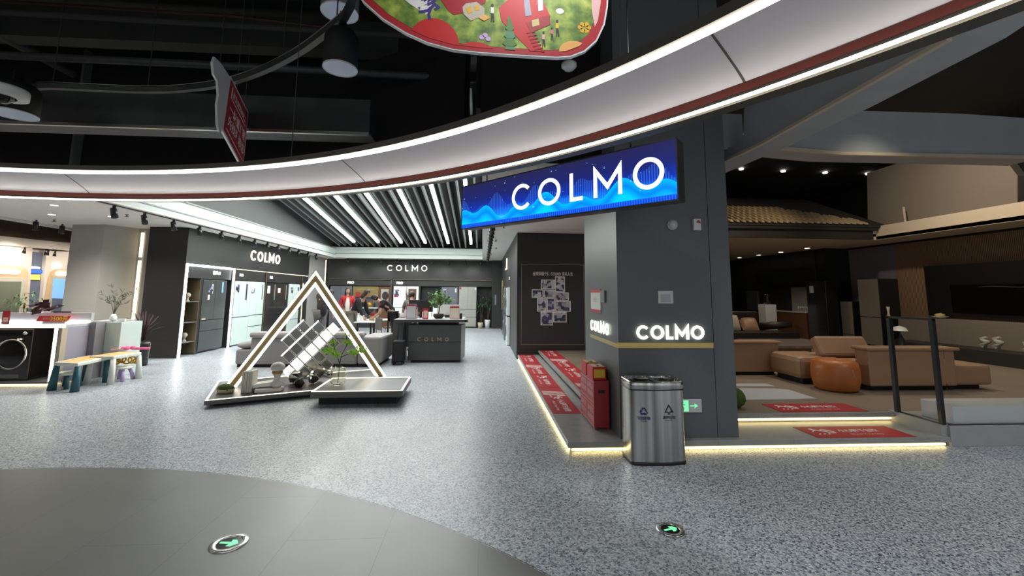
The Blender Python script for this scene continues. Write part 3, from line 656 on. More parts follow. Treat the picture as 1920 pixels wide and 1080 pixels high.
one('corner_light_strip', MB().box(XL-.012, XL+.006, 17.62, 17.64, .05, 1.9), 'led_gold', 'thin vertical light strip beside the last white refrigerator', 'light strip')
t = thing('portal_light', 'bright white light frame round the first dark refrigerator niche', 'light frame', (XL, 10.93, 0))
part('side_strip', MB().box(XL, XL+.03, 10.79, 10.835, 0, 2.205), 'led_cool', t)
part('side_strip', MB().box(XL, XL+.03, 12.76, 12.80, 0, 2.205), 'led_cool', t)
part('top_strip', MB().box(XL, XL+.03, 10.835, 12.76, 2.16, 2.205), 'led_cool', t)
one('gold_light_line', MB().box(XL, XL+.015, 12.9, 14.62, 2.185, 2.20), 'led_gold', 'warm light line over the white refrigerators', 'light strip')
one('gold_light_line', MB().box(XL, XL+.015, 14.7, 18.0, 2.185, 2.20), 'led_gold', 'warm light line over the black and last white refrigerators', 'light strip')
for y, w in ((14.66, .03), (12.86, .012), (17.5, .02)): one('brass_trim', MB().box(XL-.001, XL+.012, y-w/2, y+w/2, 0, 2.18), 'gold_dim', 'upright brass trim strip between the left cabinet bays', 'trim', 'brass trims of the left cabinets')
# backlit shop name over the left and the back cabinets
t = thing('shop_sign', 'backlit white shop name on the black wall over the left refrigerators', 'sign', (XL, 13.55, 2.49))
word(t, (XL+.02, 13.56, 2.50), (0, 1, 0), (0, 0, 1), .31, .045, .05, .03, 'letter_soft', total=1.88)
t = thing('shop_sign', 'backlit pale shop name on the black wall at the back', 'sign', (-4.33, 19.99, 2.5))
word(t, (-4.34, 19.965, 2.545), (1, 0, 0), (0, 0, 1), .265, .035, .05, .02, 'letter_soft', total=1.80)
def fridge(label, w, h, d, m, loc, rz, split, drawers=(), top=.02, posters=(), group=None, gap='niche_black', cat='refrigerator', base=.03):
    t = thing('refrigerator', label, cat, loc, rz, group)
    part('body', MB().box(0, w, .022, d, base, h), 'fridge_black' if m == 'fridge_black' else 'grey_plastic', t, local=True)
    part('plinth', MB().box(.02, w-.02, .05, d, 0, base), 'black_plastic', t, local=True)
    zs = [base]+list(drawers); g = .006
    for z0, z1 in zip(zs[:-1], zs[1:]): part('drawer', MB().box(g, w-g, 0, .022, z0+g, z1-.014), m, t, local=True, bevel=.003)
    xs = [0]+list(split)+[w]
    for x0, x1 in zip(xs[:-1], xs[1:]): part('door', MB().box(x0+g/2, x1-g/2, 0, .022, zs[-1]+g, h-g), m, t, local=True, bevel=.003)
    for z in zs[1:]: part('grip_gap', MB().box(g, w-g, .008, .0225, z-.014, z+g), gap, t, local=True)
    for x0, x1, z0, z1, pm in posters: part('sticker', MB().box(x0, x1, -.003, -.0005, z0, z1), pm, t, local=True)
    return t
P = PI/2
fridge('dark green-grey refrigerator inside the white light frame', 1.02, 1.83, .6, 'fridge_dark', (XL-.02, 11.53, .02), P, (.52,), (.53, .80), posters=((.24, .42, 1.47, 1.72, 'photo_print'), (.22, .30, 1.32, 1.44, 'paper'), (.80, .86, 1.5, 1.78, 'shop_blue'), (.05, .2, .81, .85, 'pot_cream')))
fridge('first mint-white glass refrigerator of the left row', .86, 1.86, .6, 'glass_mint', (XL-.01, 12.92, .0), P, (.30,), (.82,), posters=((.06, .24, 1.52, 1.76, 'photo_print'), (.60, .68, 1.30, 1.78, 'ink')))
fridge('second mint-white glass refrigerator, with a lower drawer line', .84, 1.86, .6, 'glass_mint', (XL-.01, 13.78, .0), P, (.42,), (.50, .84), posters=((.06, .24, 1.5, 1.66, 'photo_print'), (.70, .74, 1.3, 1.78, 'ink')))
fridge('first black refrigerator, beside the mint-white pair', .8, 1.85, .6, 'fridge_black', (XL-.01, 14.74, .0), P, (.5,), (.85,), posters=((.08, .26, 1.5, 1.75, 'paper'), (.56, .62, 1.28, 1.8, 'grey_plastic')))
fridge('second black refrigerator, before the white one', .8, 1.85, .6, 'fridge_black', (XL-.01, 15.54, .0), P, (.4,), (.85,), posters=((.02, .2, 1.52, 1.68, 'paper'), (.62, .68, 1.28, 1.8, 'grey_plastic')))
fridge('narrow white refrigerator at the far end of the left row', .95, 1.85, .6, 'glass_mint', (XL-.01, 16.42, .0), P, (.5,), (.55, .90), posters=((.14, .34, 1.5, 1.72, 'photo_print'), (.76, .86, 1.6, 1.74, 'ink_blue')))
# display shelf beside the first refrigerator
t = thing('display_shelf', 'black open display shelf with small ornaments beside the light frame', 'shelf', (XL-.03, 10.94, 0))
part('back_panel', MB().box(-7.5, -7.47, 10.94, 11.44, 0, 1.85), 'niche_black', t)
for z in (.33, .80, 1.30): part('shelf_board', MB().box(-7.46, XL-.03, 10.95, 11.43, z-.012, z), 'clear_glass' if 0 else 'grey_plastic', t)
part('side_panel', MB().box(-7.46, XL-.03, 11.425, 11.438, .02, 1.85), 'gold_dim', t)
for y, z, l in ((11.28, .33, 'small pale bust ornament on the lowest board of the black shelf'), (11.26, 1.30, 'small pale round ornament on the top board of the black shelf'), (11.05, 1.30, 'small pale ornament beside the light frame on the top shelf board')):
    one('ornament', MB().lathe([(.05, 0), (.045, .02), (.022, .05), (.03, .09), (.06, .13), (.065, .17), (.03, .21), (.001, .215)], (XL-.2, y, z), 14), 'cushion_cream', l, 'ornament')
for y0, tx in ((11.86, '套系10'), (13.05, 'PRO'), (14.86, 'PRO')):
    mb = text(MB(), tx, (XL-.015, y0+.17, 2.03), (0, 1, 0), (0, 0, 1), .11, .004, bold=.003); one('lit_caption', mb, 'panel_lit', {11.86: 'small lit caption over the dark refrigerator in the light frame', 13.05: 'small lit caption over the first mint-white refrigerator', 14.86: 'small lit caption over the first black refrigerator'}[y0], 'sign')
# back wall: fascia, bays
for q in ((-6.98, .42, 20.0, 20.42, 2.16, zc), (-6.98, -4.18, 20.06, 20.42, 1.87, 2.16), (-4.08, .42, 20.06, 20.42, 1.87, 2.16), (-6.98, -6.9, 20.05, 20.42, 0, 1.87), (-4.17, -4.08, 20.02, 20.42, 0, 2.16), (-2.88, -2.83, 20.05, 20.42, 0, 1.87), (-1.14, -1.10, 20.05, 20.42, 0, 1.87), (-.275, -.255, 20.05, 20.42, 0, 1.87)): struct('wall_back_bay', MB().box(*q), 'panel_black')
pass
one('gold_line', MB().box(-4.06, .45, 19.99, 19.999, 2.145, 2.160), 'gold_dim', 'thin brass line under the back sign, right bay', 'trim')
one('gold_line', MB().box(-6.9, -4.2, 19.99, 19.999, 2.145, 2.160), 'gold_dim', 'thin brass line over the kitchen bay at the back', 'trim')
one('gold_line', MB().box(-4.15, -4.13, 19.99, 20.015, .05, 2.145), 'gold_dim', 'upright brass line between the two back bays', 'trim')
Yb = 20.08
fridge('grey refrigerator at the left end of the back wall', .95, 1.84, .3, 'fridge_grey', (-6.85, Yb, 0), 0, (.47,), (.9,), posters=((.72, .8, 1.55, 1.75, 'paper'),))
fridge('white glass refrigerator with branch picture on the back wall', .58, 1.86, .3, 'white_gloss', (-4.04, Yb, 0), 0, (), (.90,), posters=((.03, .25, 1.42, 1.70, 'photo_print'), (.03, .22, 1.36, 1.42, 'red_paint')))
fridge('white glass refrigerator with a dark screen on the back wall', .54, 1.86, .3, 'white_gloss', (-3.45, Yb, 0), 0, (), (.90,), posters=((.08, .44, .96, 1.74, 'brown_wood'),))
fridge('slate-grey refrigerator on the back wall behind the desk plant', .74, 1.84, .3, 'fridge_grey', (-1.88, Yb, 0), 0, (.33,), (.45, .86), posters=((.08, .24, 1.55, 1.76, 'photo_print'), (.62, .68, 1.6, 1.78, 'paper')))
fridge('pale stone-coloured refrigerator at the right of the back wall', .80, 1.85, .3, 'fridge_stone', (-1.08, Yb, .02), 0, (.40,), (.47, .82), posters=((.02, .1, 1.72, 1.82, 'red_paint'), (.72, .78, 1.7, 1.8, 'paper')))
one('niche_panel', MB().box(-2.82, -1.92, 20.3, 20.34, .9, 1.86), 'niche_black', 'black back panel of the empty niche beside the slate refrigerator', 'panel')
one('low_cabinet', MB().box(-2.8, -1.9, 20.1, 20.40, 0, .88), 'white_gloss', 'white low cabinet front behind the reception desk', 'cabinet', bevel=.006)
# dried branches in front of the white doors
def branches(name, label, base, h, n, spread, r, m, leaves=None, cat='plant', vase=None):
    t = thing(name, label, cat, base); mb = MB(); tips = []
    for k in range(n):
        a = 2*PI*k/n+random.uniform(-.3, .3); s = spread*random.uniform(.4, 1); p0 = V(*base); pts = [p0]
        for j in range(1, 5): q = j/4; pts.append(p0+V(math.cos(a)*s*q**1.5, math.sin(a)*s*q**1.5*.6, h*q*random.uniform(.9, 1.05)))
        mb.tube(pts, [r, r*.8, r*.7, r*.5, r*.3], 5); tips += pts[2:]
        for _ in range(2):
            p = pts[2]; q = p+V(random.uniform(-1, 1)*spread*.5, random.uniform(-.3, .3)*spread, h*.3*random.random()); mb.tube([p, q], [r*.5, r*.2], 4); tips.append(q)
    part('branches', mb, m, t); return t, tips
branches('dried_branches', 'bundle of reddish dried branches before the white refrigerator door', (-3.38, 19.85, .95), .82, 7, .22, .011, 'brown_wood')
one('branch_vase', MB().lathe([(.001, 0), (.06, 0), (.10, .25), (.12, .6), (.07, .9), (.05, .95), (.04, .94), (.001, .9)], (-3.38, 19.85, 0), 18), 'white_gloss', 'tall white vase holding the dried reddish branches', 'vase')
# the model kitchen in the back bay
struct('kitchen_recess', MB().box(-5.87, -4.2, 20.36, 20.42, 0, 1.86), 'niche_black')
t = thing('model_kitchen', 'model kitchen with golden wood cupboards and grey splashback at the back', 'kitchen', (-5.4, 20.2, 0))
part('wall_cupboard', MB().box(-5.86, -4.72, 20.12, 20.35, 1.35, 1.84), 'gold_wood', t)
part('splashback', MB().box(-5.86, -4.72, 20.30, 20.35, .90, 1.35), 'fridge_grey', t)
part('worktop', MB().box(-5.86, -4.70, 19.95, 20.3, .855, .895), 'white_gloss', t)
part('base_cupboard', MB().box(-5.84, -4.72, 19.98, 20.3, 0, .85), 'fridge_black', t)
part('cup_hooks', MB().box(-5.7, -4.85, 20.112, 20.119, 1.70, 1.71), 'cushion_cream', t)
one('red_poster', MB().box(-5.72, -5.52, 20.09, 20.11, 1.36, 1.58), 'red_paint', 'small red poster on the golden cupboard', 'poster')
one('cooking_pot', MB().lathe([(.001, 0), (.15, 0), (.17, .05), (.17, .18), (.10, .25), (.02, .27), (.001, .28)], (-5.1, 20.1, .897), 18), 'bronze_band', 'round bronze pot on the kitchen worktop', 'pot')
one('bottle', MB().lathe([(.001, 0), (.04, 0), (.04, .14), (.012, .2), (.012, .25), (.001, .25)], (-4.86, 20.1, .897), 12), 'black_plastic', 'dark bottle standing right of the bronze pot', 'bottle')
t = thing('framed_picture', 'tall picture in a brown wood frame right of the model kitchen', 'picture', (-4.45, 20.2, 0))
part('frame', MB().box(-4.70, -4.18, 20.10, 20.2, .0, 1.83), 'brown_wood', t)
part('print', MB().box(-4.60, -4.26, 20.085, 20.099, .98, 1.72), 'fridge_stone', t)
part('dark_shape', MB().slab(ellipse(-4.40, 1.42, .15, .19, 20), (0, 20.08, 0), (1, 0, 0), (0, 0, 1), -.004), 'hair_brown', t)
for x0, lb in ((-6.1, 'small lit caption over the kitchen bay at the back'), (-3.92, 'small lit caption over the white refrigerators at the back')):
    one('lit_caption', text(MB(), 'PRO', (x0+.15, 20.05, 2.0), (1, 0, 0), (0, 0, 1), .15, .006, bold=.006), 'panel_lit', lb, 'sign')
# plants in the right niche of the back wall
struct('niche_dark', MB().box(-.25, .42, 20.36, 20.41, 0, 1.83), 'niche_black')
struct('wall_back_pier', MB().box(.42, .84, 19.75, 20.4, 0, zc), 'panel_black')
def potted(label, x, y, r, h, m, ph, lr, n, lm='leaf_dark', zs=1.3, box=None):
    t = thing('potted_plant', label, 'plant', (x, y, 0))
    part('pot', MB().lathe([(.001, 0), (r*.75, 0), (r, h), (r*.9, h), (r*.88, h-.03), (.001, h-.03)], (x, y, 0), 22), m, t)
    part('stem', MB().tube([(x, y, h-.03), (x+.02, y, ph*.6), (x, y, ph)], .016, 6).tube([(x+.05, y, h-.03), (x+.09, y, ph*.9)], .012, 6), 'stem', t)
    mb = MB()
    for _ in range(n):
        p = V(x, y, ph)+V(random.gauss(0, lr*.35), random.gauss(0, lr*.3), random.gauss(0, lr*.5)); a = random.uniform(0, 2*PI); l = lr*random.uniform(.5, 1)
        q = p+V(math.cos(a)*l*.6, math.sin(a)*l*.6, l*.15); e = q+V(math.cos(a)*l*.4, math.sin(a)*l*.4, -l*.45); s = V(-math.sin(a), math.cos(a), 0)*.018
        mb.add([p-s*.3, p+s*.3, q+s, q-s, e], [(0, 1, 2, 3), (3, 2, 4)])
    if box: mb.v = [V(min(max(v.x, box[0]), box[1]), min(v.y, box[2]), v.z) for v in mb.v]
    part('leaves', mb, lm, t); return t
potted('tall leafy plant in a cream pot at the end of the corridor', -.08, 19.85, .12, .26, 'pot_cream', 1.0, .38, 130, box=(-.24, .10, 20.3))
potted('tall leafy plant in a white conical pot at the end of the corridor', .24, 19.85, .13, .38, 'pot_white', 1.1, .38, 110, box=(.11, .41, 20.3))
# right corridor wall: sign, captions, laundry tower
XR = .84
t = thing('wall_sign', 'lit round-cornered sign high on the corridor wall', 'sign', (XR, 14.9, 2.35))
part('plate', MB().slab(rrect(.95, .36, .12, x=-14.9, y=2.56), (XR-.03, 0, 0), (0, -1, 0), (0, 0, 1), .02), 'gold_dim', t)
part('rim', MB().box(XR-.06, XR-.03, 14.40, 14.46, 2.4, 2.74).box(XR-.06, XR-.03, 14.46, 15.2, 2.38, 2.42), 'panel_lit', t)
def tower(y0, w, h, m, label):
    t = thing('washing_tower', label, 'washing machine', (XR-.10, y0+w, 0), -PI/2)
    part('lower_body', MB().box(0, w, 0, .095, .02, h/2-.02), m, t, local=True, bevel=.01)
    part('upper_body', MB().box(0, w, 0, .095, h/2+.02, h), m, t, local=True, bevel=.01)
    part('middle_band', MB().box(.01, w-.01, .01, .094, h/2-.02, h/2+.02), 'black_plastic', t, local=True)
    for z in (h*.27, h*.75): part('door_ring', MB().lathe([(.17, 0), (.21, 0), (.20, .02), (.15, .02)], (w/2, -.001, z), 24, axis=(0, -1, 0)), 'grey_plastic', t, local=True)
    return t
tower(13.2, .62, 1.75, 'white_gloss', 'white washing tower on the corridor wall, nearest')
tower(14.6, .62, 1.75, 'fridge_grey', 'grey washing tower further down the corridor wall')
fridge('dark glossy refrigerator near the end of the corridor wall', .9, 1.85, .055, 'fridge_dark', (XR-.06, 17.2, 0), -PI/2, (.45,), (.6, .9))
one('wood_panel', MB().box(XR-.03, XR-.002, 17.6, 18.6, .9, 2.1), 'gold_wood', 'golden wood panel at the far end of the corridor wall', 'panel')
one('lit_caption', text(MB(), 'PRO', (XR-.004, 13.6, 2.03), (0, -1, 0), (0, 0, 1), .13, .006, bold=.005), 'panel_lit', 'small lit caption over the white washing tower', 'sign')
one('wall_plaque', MB().box(.55, .62, 19.74, 19.75, 1.05, 1.5), 'grey_plastic', 'small grey upright plaque on the dark pier at the corridor end', 'plaque')
# panel with the photographs
YP = 10.62
t = thing('photo_board', 'black board framed by a thin brass line, behind the red mats', 'board', (1.7, YP-.01, .3))
x0, x1, z0, z1 = .943, 2.51, .335, 2.287
part('backing', MB().box(.90, 2.6, YP-.012, YP-.001, .23, 2.35), 'panel_black', t)
part('brass_line', MB().box(x0, x1, YP-.02, YP-.0121, z1-.012, z1).box(x0, x1, YP-.02, YP-.0121, z0, z0+.012).box(x0, x0+.012, YP-.02, YP-.0121, z0, z1).box(x1-.012, x1, YP-.02, YP-.0121, z0, z1), 'gold_dim', t)
xc = (1.228+2.227)/2
part('caption', text(MB(), '全球超级个体 COLMO 非凡人生', (xc, YP-.0125, 2.045), (1, 0, 0), (0, 0, 1), .10, .002, width=1.0, bold=.002), 'white_ink', t)
ph = [(925,625,1083,733,'wide framed photograph at the upper left of the cluster'),(1085,590,1195,768,'tall framed photograph at the top right of the cluster'),(823,735,952,830,'framed photograph at the far left of the cluster'),(957,738,1081,829,'framed photograph in the second row middle'),(1088,770,1238,863,'dark wide framed photograph right of the middle'),(883,834,987,984,'upright framed photograph with a dark doorway, third row left'),(992,834,1082,983,'narrow upright framed photograph in the third row'),(1087,866,1260,986,'largest wide framed photograph at the right of the cluster'),(923,985,1058,1140,'upright framed photograph at the lowest left of the cluster'),(1064,987,1214,1106,'wide blue-dark framed photograph at the lowest right')]
PHB = [(1.427, 1.775, 1.677, 1.909), (1.78, 2.022, 1.603, 1.989), (1.203, 1.486, 1.464, 1.667), (1.497, 1.77, 1.468, 1.663), (1.786, 2.116, 1.398, 1.597), (1.335, 1.563, 1.133, 1.454), (1.574, 1.771, 1.136, 1.456), (1.783, 2.162, 1.132, 1.389), (1.423, 1.717, 0.8, 1.13), (1.731, 2.059, 0.874, 1.128)]
for (a, b_, c, d), q in zip(PHB, ph):
    t = thing('framed_photograph', q[4], 'photograph', ((a+b_)/2, YP-.02, c), group='framed photographs on the black board')
    part('frame', MB().box(a, b_, YP-.03, YP-.0125, c, d), 'paper', t)
    part('print', MB().box(a+.02, b_-.02, YP-.0315, YP-.0301, c+.02, d-.02), 'photo_print', t)
# ------------------------------------------------------------------ the triangle display
A_ = [(-3.672, 6.223, 0.1), (0, 0, 0), (-2.013, 8.661, 0.1), (-4.273, 7.545, 0.1)]
A_[1] = tuple(A_[0][i]+A_[2][i]-A_[3][i] for i in range(3)); A_ = [p[:2] for p in A_]
B_ = [(-2.337, 6.308, 0.19), (-1.093, 6.339, 0.19), (-1.14, 7.355, 0.19), (-2.383, 7.293, 0.19)]; B_ = [p[:2] for p in B_]
def inset(poly, d):
    n = len(poly); out = []
    for i in range(n):
        p, a, b_ = Vector(poly[i]), Vector(poly[i-1]), Vector(poly[(i+1) % n]); u = (p-a).normalized(); v = (b_-p).normalized()
        n1 = Vector((-u.y, u.x)); n2 = Vector((-v.y, v.x)); m_ = (n1+n2); m_ = m_/m_.length_squared*2 if m_.length > 0 else n1
        out.append(tuple(p+m_*d))
    return out
def plinth(poly, z0, z1, label, base=None):
    c = (sum(p[0] for p in poly)/4, sum(p[1] for p in poly)/4, 0)
    t = thing('display_plinth', label, 'plinth', c)
    part('top_slab', MB().prism(poly, z0, z1), 'plinth_side', t)
    part('top_face', MB().prism(inset(poly, .035), z1-.001, z1+.001), 'plinth_dark', t)
    part('base', MB().prism(base or inset(poly, .10), 0, z0), 'black_matte', t)
    o_, i_ = inset(poly, .006), inset(poly, .03)
    for k in range(4):
        k2 = (k+1) % 4; mb = MB(); mb.prism([o_[k], o_[k2], i_[k2], i_[k]], z1, z1+.006); part('edge_light', mb, 'led_plinth', t)
    return t
_u = (Vector(A_[1])-Vector(A_[0])).normalized(); _r = Vector((_u.y, -_u.x)); V2n = _r*.03; V2r = _r*20; V2z = Vector(A_[0])+_u*20
plinth(A_, .045, .10, 'large low dark plinth edged with light, under the glowing triangle')
_q = [Vector(A_[0])-_u*9+V2n, V2z+V2n, V2z+V2n+V2r, Vector(A_[0])-_u*9+V2n+V2r][::-1]
plinth(B_, .108, .19, 'smaller raised dark plinth edged with light, carrying the glass vase', clip(inset(B_, .09), _q))
TF = (-3.761, 7.012, 0.1); TD = (0.913, 0.408)
TO, TX, TZ = Vector((TF[0], TF[1], 0)), Vector((TD[0], TD[1], 0)), Vector((0, 0, 1))
TN = TX.cross(TZ)      # towards the viewer
t = thing('triangle_frame', 'tall glowing triangle frame standing on the low plinth', 'light sculpture', (TF[0], TF[1], .10), math.atan2(TD[1], TD[0]))
pa, pl_, pr = (1.063, 1.91), (-0.12, 0.088), (2.298, 0.091)
def off_path(d):
    def ln(p, q, sgn):
        p, q = Vector(p), Vector(q); u = (q-p).normalized(); n = Vector((-u.y, u.x))*sgn; return p+n*d, u
    a, u = ln(pl_, pa, -1); b_, v = ln(pa, pr, -1)
    den = u.x*v.y-u.y*v.x; k = ((b_.x-a.x)*v.y-(b_.y-a.y)*v.x)/den; ap = a+u*k
    zb = .1075
    return [a+u*((zb-a.y)/u.y), ap, b_+v*((zb-b_.y)/v.y)]
def legs(name, d, w, t0, th, m):
    P_ = off_path(d)
    for q in ((P_[0], P_[1]), (P_[1], P_[2])):
        full = off_path(d-w/2); inn = off_path(d+w/2)
        poly = [full[0], full[1], inn[1], inn[0]] if q[0] == P_[0] else [full[1], full[2], inn[2], inn[1]]
        part(name, MB().slab([tuple(c) for c in poly], TO, TX, TZ, th, t0), m, t)
legs('channel', .070, .138, -.10, .10, 'gold_dim')
legs('outer_light', .017, .032, .0005, .012, 'led_tri')
legs('inner_light', .121, .032, .0005, .012, 'led_tri')
legs('inner_side_light', .1425, .005, -.085, .03, 'led_tri')
# grid of square panels leaning inside the triangle
sq0 = [(1.385, 1.071), (1.503, 0.945), (1.399, 0.821), (1.277, 0.951)]
o0 = Vector(sq0[3]); cr = Vector(sq0[2])-Vector(sq0[3]); pt = (Vector(sq0[3])-Vector((0.619, 0.254)))*(-1/6.35)
def sq(i, j, shrink=.011):
    a = o0+pt*(i-1)*1.0-cr*j; k = shrink; u = cr.normalized()*k; v = pt.normalized()*k
    return [tuple(a+u+v), tuple(a+cr-u+v), tuple(a+cr-u+pt-v), tuple(a+u+pt-v)]
t = thing('mirror_grid', 'leaning grid of square mirror and white light panels inside the triangle', 'sculpture', (TF[0]+TD[0]*.9, TF[1]+TD[1]*.9, .10))
for i in range(0, 7):
    part('white_panel', MB().slab(sq(i, 0), TO, TX, TZ, .05, -.055 if i < 6 else -.05), 'panel_lit', t)
for j, cells, t0_ in ((1, range(1, 6), -.09), (2, range(2, 5), -.13), (-1, range(1, 6), -.09), (-2, (3, 4), -.10)):
    for i in cells:
        q_ = sq(i, j); mp_o = part('mirror_panel', MB().slab(q_, TO, TX, TZ, .04, t0_), 'mirror_panel', t)
        mb = MB(); strip(mb, q_+[q_[0]], .007, TO, TX, TZ, .004, t0_+.0405); part('rim', mb, 'white_plastic', mp_o)
for j, i0, i1 in ((1, 1, 6), (2, 2, 5)):
    a = o0+pt*(i0-1)-cr*j; b_ = o0+pt*(i1-1)-cr*j; part('edge_strip', MB().bar(TO+TX*a.x+TZ*a.y-TN*.05, TO+TX*b_.x+TZ*b_.y-TN*.05, .02, .02, TN), 'panel_lit', t)
# broken faceted mirror pieces at the foot of the grid
SH = [((-3.003, 7.838, 0.17), .11, 'dark'), ((-2.925, 8.027, 0.2), .12, 'm'), ((-2.785, 8.069, 0.22), .10, 'm'), ((-2.668, 7.311, 0.13), .09, 'm'), ((-2.969, 7.318, 0.13), .14, 'm'), ((-2.64, 7.935, 0.26), .07, 'm')]
for k, (p, s, q) in enumerate(SH):
    mb = MB().ball((0, 0, 0), (s, s*.8, s*.7), 5, 4, .22); R = Matrix.Rotation(k*1.1, 3, 'Z'); zmin = min(v.z for v in mb.v); mb.v = [R@(v-V(0, 0, zmin))+V(p[0], p[1], .101) for v in mb.v]; mb.sm = [False]*len(mb.sm)
    one('faceted_stone', mb, 'mirror_panel', ['faceted mirror stone directly below the white panels', 'faceted mirror stone in the middle of the heap behind the vase', 'faceted mirror stone at the right of the heap', 'flat faceted mirror stone in front of the heap', 'largest faceted mirror stone, left by the white panels', 'smallest faceted mirror stone, farthest right by the vase'][k], 'ornament')
mb = MB()
for a, b_ in (((-2.877, 7.554, 0.22), (-2.705, 7.617, 0.26)), ((-2.705, 7.617, 0.26), (-2.563, 7.811, 0.28))): mb.bar(a, b_, .02, .02)
mb.bar((-2.877, 7.554, 0.22), (-2.872, 7.593, 0.17), .02, .02)
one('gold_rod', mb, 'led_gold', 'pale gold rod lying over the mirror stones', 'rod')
# ornaments on the plinths
zA = .1015
def moss(x, y, z, rx, ry, h, lab, bowl=True):
    t = thing('moss_bowl', lab, 'moss bowl', (x, y, z))
    part('bowl', MB().lathe([(.001, 0), (rx*.85, 0), (rx, h*.45), (rx*.9, h*.45)], (0, 0, 0), 22, sy=ry/rx).moved((x, y, z)), 'pot_cream', t)
    part('moss', MB().ball((x, y, z+h*.45), (rx*.96, ry*.96, h*.5), 18, 8, .07), 'green_moss', t)
x, y, _ = (-3.679, 6.691, 0.1)
moss(x, y+.02, zA, .125, .09, .13, 'long pale bowl of green moss at the left foot of the triangle')
x, y, _ = (-2.804, 7.023, 0.1)
t = thing('moss_bowl', 'black faceted bowl of moss in front of the mirror stones', 'moss bowl', (x, y+.06, zA))
mb = MB().lathe([(.001, 0), (.05, 0), (.085, .06), (.06, .10)], (x, y+.06, zA), 6); mb.sm = [False]*len(mb.sm); part('bowl', mb, 'black_plastic', t)
part('moss', MB().ball((x, y+.06, zA+.095), (.058, .058, .025), 12, 6, .1), 'green_moss_dark', t)
x, y, _ = (-3.454, 6.685, 0.1)
for k in range(4):
    one('book', MB().box(x+k*.036, x+k*.036+.033, y, y+.2, zA, zA+.29+(.012 if k % 2 else 0), rz=.10, c=(x, y)), 'book_cream', ['leftmost of four upright cream books on the plinth', 'second of four upright cream books on the plinth', 'third of four upright cream books on the plinth', 'rightmost of four upright cream books on the plinth'][k], 'book', 'upright cream books', bevel=.003)
x, y, _ = (-3.334, 6.681, 0.1)
def lying(x0, y0, z, L_, W_, H, rz, lab, tilt=0):
    t = thing('book', lab, 'book', (x0, y0, z), rz); R = Matrix.Rotation(-tilt, 3, 'Y')
    a = MB().box(0, L_, 0, W_, 0, H); a.v = [R@v for v in a.v]; part('cover', a, 'white_plastic', t, local=True, bevel=.003)
    b_ = MB().box(.01, L_+.001, -.001, W_+.001, .006, H-.006); b_.v = [R@v for v in b_.v]; part('pages', b_, 'paper', t, local=True); return t
lying(x+.08, y-.02, zA, .34, .2, .045, .35, 'white book lying flat beside the upright books')
lying(x+.0, y+.05, zA+.047, .36, .2, .05, .38, 'white book leaning across the lying book', .10)
x, y, _ = (-3.03, 6.846, 0.1)
t = thing('bust', 'white bust with a round shell head and bronze band, beside the books', 'bust', (x, y, zA))
part('foot', MB().box(x-.09, x+.09, y-.06, y+.06, zA, zA+.045, rz=.2), 'ceramic', t, bevel=.005)
part('body', MB().lathe([(.001, .045), (.06, .045), (.085, .10), (.05, .15), (.045, .2), (.07, .25), (.001, .25)], (x, y, zA), 18), 'ceramic', t)
part('band', MB().lathe([(.072, .245), (.076, .26), (.074, .275)], (x, y, zA), 18), 'bronze_band', t)
part('shell', MB().ball((x, y, zA+.335), (.10, .09, .075), 20, 12, .025), 'ceramic', t)
# glass vase with bright green twigs
vx, vy, _ = (-2.118, 6.757, 0.19)
zB = .1925
t = thing('glass_vase', 'rounded clear glass vase with bright green twigs on the raised plinth', 'vase', (vx, vy, zB))
prof = [(.05, 0), (.095, .03), (.112, .10), (.112, .19), (.095, .245), (.05, .262)]
part('glass', MB().lathe([(.001, 0)]+prof+[(r-.004, z) for r, z in reversed(prof[1:])]+[(.001, .008)], (vx, vy, zB), 32), 'amber_glass', t)
part('rim', MB().lathe([(.046, .258), (.052, .258), (.052, .27), (.046, .27)], (vx, vy, zB), 24), 'black_plastic', t)
st = [((0, 0, .02), (.015, 0, .30), (.03, 0, .42), (.13, -.02, .62)), ((.015, 0, .30), (-.03, 0, .42), (-.14, 0, .48)), ((.03, 0, .40), (.17, .02, .47), (.30, .03, .50)), ((-.03, 0, .42), (-.10, .03, .56), (-.13, .03, .66)), ((.1, -.01, .55), (.10, 0, .60), (.09, 0, .72))]
mb = MB()
for s in st: mb.tube([V(vx, vy, zB)+V(*p) for p in s], [.006]+[.0045]*(len(s)-1), 5)
part('twigs', mb, 'stem_dark', t)
mb = MB()
for c, r, n in (((-.16, 0, .50), .10, 120), ((.30, .03, .50), .11, 120), ((.19, .02, .46), .08, 80), ((.12, -.02, .62), .07, 80), ((-.12, .03, .62), .06, 30), ((-.04, 0, .44), .08, 70), ((.10, 0, .72), .04, 16)):
    b_ = leafy(n, (vx+c[0], vy+c[1], zB+c[2]), r, .036, zs=.6); mb.add(b_.v, b_.f)
part('leaves', mb, 'leaf_bright', t)

# ------------------------------------------------------------------ grey sofa seen from behind
t = thing('sofa', 'grey fabric sofa seen from behind, behind the glowing triangle', 'sofa', (-3.6, 9.9, 0))
part('base', MB().box(-5.05, -2.2, 9.55, 10.7, .0, .06), 'black_matte', t)
part('back', MB().box(-4.78, -2.62, 9.48, 9.74, .06, .60), 'sofa_grey', t, bevel=.03)
part('seat', MB().box(-5.08, -2.6, 9.50, 10.9, .06, .36), 'sofa_grey', t, bevel=.04)
mb = MB().box(-2.60, -2.13, 9.48, 10.75, .06, .55)
for v in mb.v:
    if v.z > .3: v.z = .62 if v.y < 10 else .60
part('arm', mb, 'sofa_grey', t, bevel=.04)
part('headrest', MB().box(-4.80, -3.85, 9.42, 9.70, .60, .72), 'sofa_grey_light', t, bevel=.05)
part('headrest', MB().box(-3.80, -2.50, 9.42, 9.70, .60, .72), 'sofa_grey_light', t, bevel=.05)
